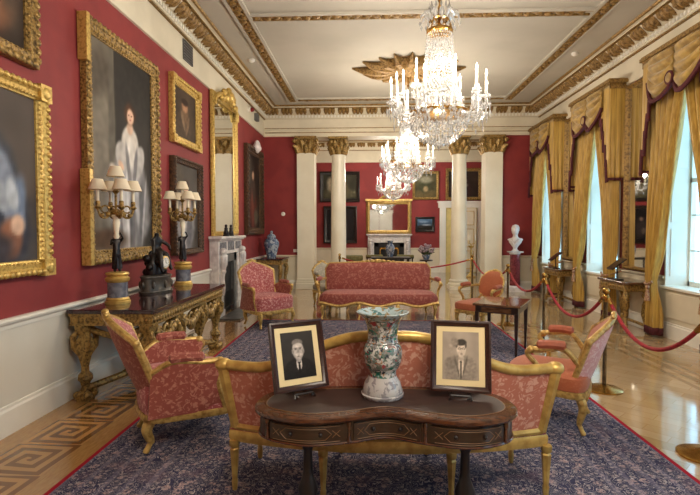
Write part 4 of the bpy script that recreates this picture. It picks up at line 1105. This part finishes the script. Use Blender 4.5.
fireplace('white chimneypiece at the far end of the room behind the sofa', (.70, YB-.001, .001), 0, 1.56, 1.42, 1.10, 1.10, .24, 'white_marble', 'white_marble', False)

def mirror(label, loc, rz, w, h, fw, mt, top='arch', crest_fn=None):
    t = thing('wall_mirror', label, 'mirror', loc, rz); iw, ih = w-2*fw, h-2*fw
    m = MB(); frame_mesh(m, iw, ih, [(-.004,.012),(0,.03),(fw*.25,.045),(fw*.5,.07),(fw*.85,.06),(fw,.04),(fw,0),(-.004,0)]); beads(m, iw, ih, fw*.55, .065, .12, fw*.2, (1,.6,1)); m.xf(Matrix.Translation((0,0,fw)))
    m.build('frame', mt, t)
    MB().box(-iw/2, iw/2, -.014, -.006, fw, h-fw).build('glass', 'mirror', t, smooth=False)
    if crest_fn:
        m = MB(); crest_fn(m, w, h); m.build('crest', mt, t)
    return t
def ctall(m, w, h):
    m.tube([(-w/2+.05,-.06,h-.25),(-w/2+.1,-.07,h-.1),(-w*.3,-.08,h+.0),(0,-.09,h+.06),(w*.3,-.08,h+.0),(w/2-.1,-.07,h-.1),(w/2-.05,-.06,h-.25)], .045, 8)
    for x, z, r in ((0,.08,.14),(.2,.02,.10),(-.2,.02,.10),(.42,-.04,.08),(-.42,-.04,.08),(.3,.10,.07),(-.3,.10,.07),(0,.2,.07)): m.ball((x,-.11,h+z-.02), r, (1.1,.8,.9))
mirror('tall narrow gilt framed mirror over the left wall chimneypiece', (XL+.02, 9.37, 1.475), LW, 1.60, 2.58, .08, 'gilt_bright', crest_fn=ctall)
def covr(m, w, h):
    m.box(-w/2-.03, w/2+.03, -.12, 0, h-.02, h+.06); m.tube([(-.35,-.07,h+.06),(-.2,-.07,h+.14),(0,-.08,h+.2),(.2,-.07,h+.14),(.35,-.07,h+.06)], [.03,.05,.07,.05,.03], 8)
    for s in (-1, 1): m.lathe([(.05,.05),(.06,.1),(.045,.15),(.045,h-.2),(.06,h-.12),(.05,h-.05)], (s*(w/2-.08),-.09,0), 10)
mirror('broad gilt overmantel mirror above the far chimneypiece', (.69, YB-.004, 1.425), 0, 1.66, 1.22, .13, 'gilt', crest_fn=covr)
for lab, dy in (('small dark figurine on the left wall mantelshelf, nearer of the pair', -.10), ('small dark figurine on the left wall mantelshelf, farther of the pair', .16)):
    t = thing('figurine', lab, 'figurine', (-2.62, 8.95+dy*1.2, 1.472))
    MB().lathe([(.06,0),(.06,.02),(.045,.03),(.05,.06),(.03,.11),(.035,.14),(.022,.16)], n=14).build('body', 'bronze', t)
    MB().ball((0,0,.185), .028).build('head', 'bronze', t)

# ------------------------------------------------------------------ side tables and consoles
t = thing('side_table', 'small square wooden table with tapered legs in front of the orange chair', 'table', (1.715, 6.40, .013), R(-27))
MB().box(-.29,.29,-.37,.37,.625,.655).build('top', 'table_top', t, smooth=False, bevel=.008)
MB().box(-.26,.26,-.34,.34,.54,.626).build('apron', 'mahogany', t, smooth=False)
MB().box(-.18,.18,-.345,-.338,.555,.612).build('drawer', 'table_top', t, smooth=False)
for sx in (-1,1):
    for sy in (-1,1): MB().loft([[(sx*.24+a*r, sy*.32+b*r, z) for a, b in ((-1,-1),(1,-1),(1,1),(-1,1))] for r, z in ((.012,0),(.024,.55))]).build('leg', 'mahogany', t, smooth=False)

def pier_table(label, loc, rz, w, d, h, topm, legm):
    t = thing('pier_table', label, 'console table', loc, rz)
    MB().box(-w/2,w/2,-d/2,d/2,h-.04,h).build('top', topm, t, smooth=False, bevel=.01)
    m = MB(); m.box(-w/2+.04,w/2-.04,-d/2+.03,d/2-.01,h-.15,h-.04)
    for i in range(10): m.ball((-w/2+.1+(w-.2)*i/9,-d/2+.03,h-.095), .035, (1,.4,1), 6, 4)
    m.build('apron', legm, t)
    for sx in (-1,1):
        for sy in (-1,1):
            x, y = sx*(w/2-.1), sy*(d/2-.09); m = MB()
            m.tube(spline([(x,y,h-.14),(x+sx*.03,y+sy*.03,h-.26),(x-sx*.01,y,h*.45),(x-sx*.02,y,h*.28),(x+sx*.02,y+sy*.02,.10),(x+sx*.04,y+sy*.03,.03)], 4), [.045]*4+[.055]*4+[.04]*4+[.03]*4+[.035]*4+[.045], 8)
            m.ball((x,y,h-.22), .05); m.build('leg', legm, t)
    m = MB(); m.tube([(-w/2+.1,-d/2+.09,.10),(0,0,.16),(w/2-.1,-d/2+.09,.10)], .025, 7); m.tube([(-w/2+.1,d/2-.09,.10),(0,0,.16),(w/2-.1,d/2-.09,.10)], .025, 7); m.ball((0,0,.19), .05); m.build('stretcher', legm, t)
    return t
RW = R(-90)
pier_table('gilded pier table with dark top below the dark brown framed portrait, holding a vase', (-2.46, 12.36, .001), LW, 1.0, .66, .87, 'console_top', 'gilt_old')
pier_table('carved gilt console with wooden top between the curtains, nearer of the two on the right', (4.13, 8.11, .001), RW, .90, .46, .78, 'table_top', 'gilt_old')
pier_table('carved gilt console with wooden top between the curtains, farther of the two on the right', (4.12, 10.74, .001), RW, .86, .48, .76, 'table_top', 'gilt_old')
def board(label, x, y, z):
    t = thing('reading_board', label, 'reading board', (x, y, z))
    MB().box(-.07,.07,-.14,.14,0,.012).build('foot', 'black', t, smooth=False)
    MB().tube([(.03,0,.01),(.03,0,.24)], .012, 8).build('stem', 'black', t)
    m = MB(); m.box(-.14,.14,-.10,.10,-.011,.011); m.xf(Matrix.Translation((.02,0,.25)) @ Matrix.Rotation(R(-38),4,'Y')); m.build('board', 'mahogany', t, smooth=False)
board('dark slanted reading board seen edge on, standing on the nearer right hand console', 4.0, 8.15, .781)
board('dark slanted reading board seen edge on, standing on the farther right hand console', 3.98, 10.75, .761)
for lab, y in (('pier mirror between the curtains, above the nearer right hand console', 8.14), ('pier mirror between the curtains, above the farther right hand console', 10.75)):
    mirror(lab, (XR-.006, y, .92), RW, .95, 3.1, .06, 'gilt_dull')
t = thing('vase', 'blue and white lidded porcelain vase on the pier table in the far left corner', 'vase', (-2.49, 12.3, .872))
MB().lathe([(.11,0),(.12,.02),(.11,.04),(.15,.16),(.19,.30),(.195,.38),(.16,.47),(.11,.50),(.105,.52)], n=26).build('body', 'bluewhite', t)
MB().lathe([(.115,.52),(.12,.535),(.09,.58),(.04,.61),(.025,.62),(.04,.65),(.03,.68),(.005,.69)], n=20).build('lid', 'bluewhite', t)

# ------------------------------------------------------------------ bust
t = thing('pedestal', 'dark red marble pedestal column by the right end of the far wall', 'pedestal', (3.72, 12.72, .001))
m = MB(); m.box(-.22,.22,-.22,.22,0,.08); m.lathe([(.19,.08),(.19,.11),(.15,.14),(.13,.15)], n=24); m.build('base', 'white_marble', t)
MB().lathe([(.13,.15),(.135,.2),(.125,.90),(.125,.95)], n=28).build('shaft', 'red_marble', t)
m = MB(); m.lathe([(.125,.95),(.14,.96),(.135,.98),(.15,1.0)], n=24); m.box(-.165,.165,-.165,.165,1.0,1.03); m.build('capital', 'white_marble', t)
t = thing('bust', 'white marble bust of a person looking left, standing on the red pedestal', 'sculpture', (3.72, 12.72, 1.032), R(-28)); t.scale = (.82,.82,.82)
def body():
    m = MB(); rings = []
    S = [(0,.085,.085,0),(.02,.11,.10,0),(.05,.07,.065,0),(.10,.06,.055,0),(.14,.085,.07,0),(.20,.13,.095,.0),(.27,.185,.115,.01),(.33,.205,.115,.015),(.375,.185,.10,.02),(.41,.13,.088,.02),(.435,.088,.08,.015),(.48,.074,.075,.01),(.52,.073,.078,-.005),(.55,.088,.10,-.02),(.59,.10,.122,-.025),(.64,.108,.132,-.02),(.69,.110,.134,-.012),(.74,.105,.130,-.006),(.785,.088,.112,0),(.82,.06,.078,.005),(.836,.018,.02,.005)]
    for z, a, b, dy in S: rings.append([(a*cos(2*pi*k/28), dy+b*sin(2*pi*k/28), z) for k in range(28)])
    m.loft(rings)
    m.tube([(0,-.138,.70),(0,-.157,.665),(0,-.172,.645),(0,-.145,.632)], [.012,.014,.018,.01], 8)   # nose
    m.ball((0,-.141,.602), .02, (1.4,.7,.6)); m.ball((0,-.122,.565), .026, (1.1,.7,.9))
    for s in (-1, 1): m.ball((s*.04,-.134,.695), .017, (1.3,.6,.7)); m.ball((s*.04,-.134,.718), .02, (1.5,.6,.45)); m.ball((s*.113,0,.66), .026, (.5,.9,1.3))
    return m
body().build('body', 'statue', t)
m = MB()
for k in range(60):
    a = random.uniform(0, 2*pi); q = random.random()**.6; z = .69+.13*(1-q)
    rr = .108*math.sqrt(max(0,1-((z-.69)/.145)**2)); x, y = rr*cos(a), .01+rr*1.18*sin(a)
    if y < -.07 and z < .75: continue
    m.ball((x,y,z), .02, (1,1,.8), 6, 5)
m.build('hair', 'statue', t)
m = MB()
for s in (-1, 1):
    m.tube(spline([(s*.22,.0,.36),(s*.12,-.11,.33),(s*.02,-.125,.22),(0,-.10,.14)], 5), .022, 7); m.tube(spline([(s*.2,.03,.38),(s*.09,-.1,.39),(0,-.125,.30)], 5), .018, 7)
m.build('drapery', 'statue', t)

# ------------------------------------------------------------------ rope barrier
POSTS = [(2.36,3.50,'nearest brass rope post, cut off by the right edge of the photo'), (2.33,4.92,'brass rope post standing behind the near open armchair'), (2.31,6.58,'brass rope post behind the small square table'), (2.30,8.25,'brass rope post between the orange chair and the marble pedestal'), (2.30,11.1,'brass rope post in front of the right hand column'), (-.72,11.6,'brass rope post in front of the left hand column, behind the sofa')]
tp = None
for i, (x, y, lab) in enumerate(POSTS):
    if tp is None:
        t = tp = thing('rope_post', lab, 'rope barrier post', (x,y,.001), 0, 'rope barrier posts')
        MB().lathe([(.17,0),(.172,.012),(.15,.022),(.06,.036),(.03,.05)], n=32).build('base', 'brass', t)
        MB().lathe([(.019,.04),(.019,.90)], n=14).build('pole', 'steel', t)
        m = MB(); m.lathe([(.026,.88),(.032,.89),(.032,.94),(.026,.95),(.016,.955)], n=14); m.lathe([(.014,.955),(.03,.972),(.034,.99),(.026,1.01),(.006,1.022)], n=14)
        for s in (-1,1): m.tube(arc((0,s*.045,.91), .016, 0, 330, 10, 'yz'), .004, 5)
        m.build('finial', 'brass', t)
    else: dup(tp, (x,y,.001), 0, lab)
ROPES = ['red rope swagged from the nearest post, lowest loop at right', 'red rope between the post behind the near armchair and the one by the small table', 'red rope behind the small square table, ending left of the console', 'red rope passing behind the orange chair', 'red rope crossing the room in front of the right hand column']
for i, lab in enumerate(ROPES):
    a, b = Vector((*POSTS[i][:2], .91)), Vector((*POSTS[i+1][:2], .91)); d = (b-a).normalized(); a2, b2 = a+d*.06, b-d*.06
    sag = .31 if i < 2 else .23
    P = [a2+(b2-a2)*(k/24)-Vector((0,0,sag*(1-(2*k/24-1)**2))) for k in range(25)]
    t = thing('barrier_rope', lab, 'rope', (0,0,0), 0, 'red barrier ropes')
    MB().tube(P, .017, 8).build('rope', 'rope', t)
    for e0, e1 in ((P[0],P[1]),(P[-1],P[-2])): MB().tube([e0, e0+(e1-e0).normalized()*.07], .021, 8).build('end_cap', 'brass', t)

# ------------------------------------------------------------------ curtains
def curtains(i, yc, where):
    W = .825; XF = XR-.30
    t = thing('window_curtains', 'gold curtains with swags and burgundy fringe, ' + where, 'curtains', (XR, yc, 0), RW)
    # local: x along the wall (towards the camera), -y into the room
    m = MB(); m.box(-W,W,-.31,-.012,4.07,4.10); m.box(-W-.03,W+.03,-.34,-.012,4.10,4.15); m.box(-W-.015,W+.015,-.325,-.012,4.15,4.17); m.box(-W,W,-.30,-.29,4.0,4.08)
    for s in (-1, 1): m.box(min(s*W,s*(W-.01)), max(s*W,s*(W-.01)), -.31, -.012, 4.0, 4.08)
    m.build('pelmet', 'gilt_dull', t, smooth=False)
    for s in (-1, 1):
        def inner(z):
            if z > 3.55: return -.03*s*0
            q = (3.55-z)/(3.55-.80)
            return .56*min(1,max(0,q))**.95 if z >= .80 else .55-.06*min(1,(.80-z)/.5)
        def cp(u, v):
            z = .035+v*4.0; a = inner(z); b = W-.015
            pinch = math.exp(-((z-.80)/.28)**2)
            b2 = b-.02*pinch; x = a+(b2-a)*u
            amp = .058*(1-.5*pinch)
            y = -.17+amp*sin(u*2*pi*5.5+.6*sin(z*1.3))+.012*sin(u*31+z*2)-.04*pinch
            if u > .93: y = y*(1-(u-.93)/.07*.35)
            return (s*x, y, z)
        p = MB(); p.grid(cp, 64, 40); pn = p.build('curtain_panel', 'curtain', t, solid=.008)
        MB().grid(lambda u,v: (lambda q: (q[0], q[1]-.004, q[2]-.0))(cp(u, v*.028)), 64, 2).build('bottom_fringe', 'fringe', pn, solid=.03)
        # side tail with return and stepped fringe
        def tail(u, v):     # u from the wall round the corner to the front
            L = u*.57
            if L < .27: x, y, zb = W-.004, -.02-L, 2.46
            else:
                q = (L-.27)/.30; x, y = W-.004-(L-.27), -.298-.012*q
                tri = abs(((q*5) % 1)-.5)*2; zb = 2.34+1.30*q**.85+.24*(tri-.5)
            z = 4.06-(4.06-zb)*v
            if L < .27: x += .014*v*sin(u*40)
            else: y -= .016*v*abs(sin((L-.27)*32))
            return (s*x, y, z)
        q = MB(); q.grid(tail, 76, 16); tl = q.build('tail', 'curtain', t, solid=.006)
        MB().tube([Vector(tail(k/76,1))-Vector((0,.006,0)) for k in range(77)], .027, 6).build('fringe', 'fringe', tl)
        # swag
        def swb(u): return 3.62-.27*sin(pi*min(1,max(0,u)))**.8+.12*u
        def sw(u, v):
            z = 4.05-(4.05-swb(u))*v; x = .012+(W-.23)*u
            y = -.335-.04*sin(pi*u)*v-.07*abs(sin((v**.85)*pi*4+.7*sin(pi*u)))*sin(pi*u)**.5
            return (s*x, y, z)
        w = MB(); w.grid(sw, 24, 56); wo = w.build('swag', 'swag', t, solid=.006)
        MB().tube([Vector(sw(k/24,1))-Vector((0,.008,.012)) for k in range(25)], .032, 6).build('fringe', 'fringe', wo)
        b = MB(); b.tube(spline([(s*.53,-.26,.83),(s*.62,-.275,.78),(s*.74,-.24,.80),(s*.81,-.02,.88)], 5), .018, 6); b.build('tieback', 'tassel', t)
        b = MB(); b.ball((s*.60,-.285,.74), .032); b.lathe([(.02,.70),(.03,.66),(.042,.54),(.03,.535)], (s*.60,-.285,0), 10); b.build('tassel', 'tassel', t)
    m = MB(); m.lathe([(.055,0),(.075,.012),(.06,.03),(.03,.035)], n=16); m.xf(Matrix.Translation((0,-.385,3.63)) @ Matrix.Rotation(R(90),4,'X')); ro = m.build('rosette', 'swag', t)
    MB().tube(arc((0,-.40,3.63), .078, 0, 360, 20)[:-1], .018, 6, closed=True).build('fringe', 'fringe', ro)
    return t
curtains(1, WIN[0], 'at the farthest window by the bust')
curtains(2, WIN[1], 'at the middle window between the two consoles')
curtains(3, WIN[2], 'at the nearest window on the right')

# ------------------------------------------------------------------ chandeliers
def chandelier(label, x, y):
    t = thing('chandelier', label, 'chandelier', (x, y, 2.54), 0, 'crystal chandeliers')
    m = MB(); m.tube([(0,0,1.40),(0,0,2.20)], .012, 8); m.lathe([(.02,2.14),(.05,2.17),(.07,2.24),(.07,2.26)], n=12)
    for k in range(8): m.ball((0,0,1.48+k*.09), .022, (1,1,1.6), 8, 6)
    m.build('chain', 'brass', t)
    m = MB(); m.lathe([(.135,1.20),(.145,1.21),(.145,1.235),(.135,1.245)], n=32); m.lathe([(.02,1.18),(.02,1.42)], n=8); m.lathe([(.10,1.34),(.11,1.35),(.10,1.36)], n=24)
    for k in range(8): a = 2*pi*k/8; m.tube([(.14*cos(a),.14*sin(a),1.24),(.105*cos(a),.105*sin(a),1.35)], .006, 5)
    m.build('crown_ring', 'brass', t); m = MB()
    m.lathe([(.315,.315),(.33,.32),(.33,.345),(.315,.35)], n=40)
    for k in range(8): a = 2*pi*k/8; m.tube([(.32*cos(a),.32*sin(a),.34),(.02*cos(a),.02*sin(a),.42)], .008, 5)
    m.build('arm_ring', 'brass', t)
    c = MB()
    for k in range(12):
        a = 2*pi*k/12
        c.tube([(.10*cos(a),.10*sin(a),1.35),(.16*cos(a),.16*sin(a),1.42),(.20*cos(a),.20*sin(a),1.40),(.215*cos(a),.215*sin(a),1.36)], [.02,.022,.016,.005], 5); c.gem((.215*cos(a),.215*sin(a),1.31), .015, .03, .04)
        c.gem((.15*cos(a),.15*sin(a),1.27), .016, .03, .03); c.gem((.11*cos(a),.11*sin(a),1.48), .014, .06, .04)
    c.build('crown', 'crystal', t)
    s = MB(); NS = 30
    for k in range(NS):
        a = 2*pi*k/NS; NB = 24
        for j in range(NB):
            v = (j+.5)/NB; r = .135+.06*v+.11*max(0,v-.55)**1.3*2.0; z = 1.20-.86*v
            s.gem((r*cos(a+.1*(j%2)), r*sin(a+.1*(j%2)), z), random.uniform(.009,.015), random.uniform(.015,.023))
    for j in range(4):
        r = .145+.05*j/3
        for k in range(24): a = 2*pi*k/24; s.gem((r*.6*cos(a), r*.6*sin(a), 1.1-.2*j), .02, .05)
    s.build('crystal_strands', 'crystal', t, smooth=False, stuff=True)
    b = MB()
    for j in range(12):
        q = j/12*pi/2; r = .325*cos(q); z = .31-.31*sin(q); n = max(5, int(2*pi*r/.042))
        for k in range(n): a = 2*pi*(k+random.random())/n; b.gem((r*cos(a), r*sin(a), z+random.uniform(-.012,.012)), random.uniform(.012,.022), random.uniform(.02,.034))
    b.gem((0,0,-.02), .025, .04, .06)
    b.build('crystal_bowl', 'crystal', t, smooth=False, stuff=True)
    NA = 18
    for k in range(NA):
        a = 2*pi*(k+.3)/NA; c_, s_ = cos(a), sin(a); inn = k % 3 == 2
        r1, z1 = (.40,.58) if inn else (.535,.45)
        A = MB(); A.tube(spline([(.31*c_,.31*s_,.335),(.40*c_,.40*s_,.26 if not inn else .33),((r1-.03)*c_,(r1-.03)*s_,z1-.14),(r1*c_,r1*s_,z1-.02)], 4), .011, 6)
        A.lathe([(.01,z1-.03),(.05,z1-.005),(.052,z1+.004),(.016,z1+.006),(.02,z1+.04),(.012,z1+.045)], (r1*c_,r1*s_,0), 10)
        ao = A.build('arm', 'crystal', t)
        d = MB()
        for q in range(6):
            g = a+q*pi/3; x_, y_ = r1*c_+.046*cos(g), r1*s_+.046*sin(g)
            d.gem((x_,y_,z1-.028), .008, .014); d.gem((x_,y_,z1-.095), .012, .03, .07)
        d.gem((r1*c_,r1*s_,z1-.17), .012, .04, .05); d.gem((r1*.85*c_,r1*.85*s_,z1-.21), .012, .03, .06); d.gem((r1*.93*c_,r1*.93*s_,z1-.27), .012, .04, .06)
        d.build('drops', 'crystal', ao, smooth=False, stuff=False)
        cn = MB().lathe([(.011,z1+.04),(.011,z1+.20)], (r1*c_,r1*s_,0), 8).build('candle', 'candle', t)
        MB().lathe([(.006,z1+.2),(.013,z1+.222),(.010,z1+.245),(.002,z1+.275)], (r1*c_,r1*s_,0), 8).build('bulb', 'flame', cn)
    return t
ch = chandelier('large crystal chandelier nearest the camera', CXR, 5.5)
dup(ch, (CXR, 10.0, 2.54), R(7), 'crystal chandelier in the middle, hanging under the ceiling rosette')
dup(ch, (CXR-.02, 15.8, 2.54), R(13), 'crystal chandelier in the back room, smallest in view')

# ------------------------------------------------------------------ the back room
t = thing('club_fender', 'low dark fender bench with olive padded seat before the far chimneypiece', 'fender', (.70, 17.35, .001))
m = MB()
for x in (-.8,-.3,.3,.8): m.tube([(x,0,0),(x,0,.60)], .022, 8)
m.tube([(-.85,0,.08),(.85,0,.08)], .03, 8); m.tube([(-.85,0,.58),(.85,0,.58)], .022, 8); m.build('frame', 'black', t)
for x in (-.55, .55): MB().box(x-.30,x+.30,-.14,.14,.60,.69).build('padded_seat', 'olive', t, bevel=.03)
t = thing('stool', 'olive upholstered box stool left of the far fender', 'stool', (-.55, 15.2, .001))
MB().box(-.32,.32,-.25,.25,.14,.62).build('frame', 'mahogany', t, smooth=False, bevel=.01)
MB().box(-.33,.33,-.26,.26,.62,.78).build('cushion', 'olive', t, bevel=.04)
for sx in (-1,1):
    for sy in (-1,1): MB().lathe([(.02,0),(.035,.06),(.03,.15)], (sx*.27,sy*.2,0), 10).build('foot', 'mahogany', t)
t = thing('low_table', 'dark low table carrying the blue and white vase before the far chimneypiece', 'table', (.66, 15.6, .001))
MB().box(-.62,.62,-.28,.28,.66,.71).build('top', 'black', t, smooth=False, bevel=.01)
for sx in (-1,1):
    for sy in (-1,1): MB().tube([(sx*.55,sy*.22,.66),(sx*.55,sy*.22,0)], [.03,.018], 8).build('leg', 'black', t)
t = thing('vase', 'blue and white vase in front of the far chimneypiece opening', 'vase', (.64, 15.6, .712))
MB().lathe([(.09,0),(.10,.02),(.09,.04),(.13,.16),(.15,.28),(.12,.38),(.075,.42),(.08,.48),(.11,.52),(.10,.52)], n=20).build('body', 'bluewhite', t)
t = thing('plant_stand', 'small dark stand holding the mauve flowers', 'stand', (1.76, 15.4, .001))
MB().lathe([(.2,.60),(.21,.62),(.2,.64)], n=20).build('top', 'mahogany', t)
m = MB(); m.lathe([(.03,.1),(.045,.2),(.025,.35),(.04,.5),(.03,.6)], n=12)
for k in range(3): a = 2*pi*k/3; m.tube([(0,0,.14),(.12*cos(a),.12*sin(a),.09),(.2*cos(a),.2*sin(a),.012)], .018, 6)
m.build('tripod_base', 'mahogany', t)
t = thing('flower_arrangement', 'mauve grey flowers in a bowl left of the doorway', 'flowers', (1.76, 15.4, .642))
MB().lathe([(.07,0),(.08,.02),(.12,.10),(.13,.16),(.11,.16)], n=18).build('bowl', 'bluewhite', t)
m, l = MB(), MB()
for k in range(70):
    a, b = random.uniform(0,2*pi), random.uniform(.0,1.0); rr = .24*math.sqrt(random.random())
    m.ball((rr*cos(a), rr*sin(a), .24+.26*b*(1-(rr/.3)**2)), random.uniform(.03,.05), (1,1,.8), 6, 5)
for k in range(30):
    a = random.uniform(0,2*pi); r_ = random.uniform(.16,.30); l.tube([(0,0,.12),(r_*.6*cos(a),r_*.6*sin(a),.22),(r_*cos(a),r_*sin(a),.16+.2*random.random())], [.008,.03,.004], 4)
m.build('blossoms', 'petal', t, stuff=True); l.build('leaves', 'leaves', t, stuff=True)
t = thing('torchere', 'slim gilded candle stand beside the back doorway, left of the right pilaster', 'candle stand', (3.35, 16.4, .001))
MB().lathe([(.16,0),(.16,.03),(.08,.08),(.03,.16),(.04,.3),(.022,.5),(.03,.8),(.02,.95),(.09,1.02),(.10,1.05)], n=14).build('stand', 'gilt_smooth', t)
for k in range(3):
    a = 2*pi*k/3; MB().tube(spline([(0,0,1.05),(.06*cos(a),.06*sin(a),1.12),(.13*cos(a),.13*sin(a),1.13),(.14*cos(a),.14*sin(a),1.22)],4), .012, 6).build('branch', 'gilt_smooth', t)
    MB().lathe([(.014,1.22),(.014,1.40),(.004,1.42)], (.14*cos(a),.14*sin(a),0), 8).build('candle', 'candle', t)
# ------------------------------------------------------------------ light, sky, camera
w = bpy.data.worlds.new('sky'); scene.world = w; w.use_nodes = True
bg = w.node_tree.nodes['Background']; bg.inputs[0].default_value = (.44,.77,1.0,1); bg.inputs[1].default_value = 4.2
def lamp(name, typ, loc, energy, color, **k):
    d = bpy.data.lights.new(name, typ); d.energy = energy; d.color = color
    for a, b in k.items(): setattr(d, a, b)
    o = bpy.data.objects.new(name, d); col.objects.link(o); o.location = loc; return o
for i, y in enumerate(WIN):
    o = lamp('window_portal', 'AREA', (XR+.43, y, (WZ0+WZ1)/2), 1, (1,1,1), shape='RECTANGLE', size=WZ1-WZ0, size_y=2*WH)
    o.rotation_euler = (0, R(90), 0); o.data.cycles.is_portal = True
WARM = (1.0,.88,.73)
for y, e in ((.6, 1.0), (5.5, .9), (10.0, .9), (15.8, .8)):  # first spot is an added, unseen chandelier behind the camera, lamps only
    for k in range(6):
        a = 2*pi*(k+.3*3/18*3)/6+.35
        lamp('chandelier_bulb_light', 'POINT', (CXR+.5*cos(a), y+.5*sin(a), 3.26), 44*e, WARM, shadow_soft_size=.06)
    lamp('added_bowl_light', 'POINT', (CXR, y, 2.76), 16*e, WARM, shadow_soft_size=.05)  # added inside each bowl to make its crystals glow, no bulb modelled
cam = bpy.data.cameras.new('camera'); co = bpy.data.objects.new('camera', cam); col.objects.link(co)
cam.sensor_width = 36; cam.lens = 490/700*36; cam.clip_start = .05; cam.clip_end = 100
co.location = (0,0,1.6); co.rotation_euler = (R(90-2.16), 0, R(2.34)); scene.camera = co
vs = scene.view_settings; vs.view_transform = 'Standard'; vs.look = 'None'; vs.gamma = 1; vs.use_curve_mapping = False; vs.exposure = .25
scene.cycles.max_bounces = 8; scene.cycles.diffuse_bounces = 5; scene.cycles.transparent_max_bounces = 12
scene.cycles.use_denoising = True
scene.cycles.sample_clamp_indirect = 6
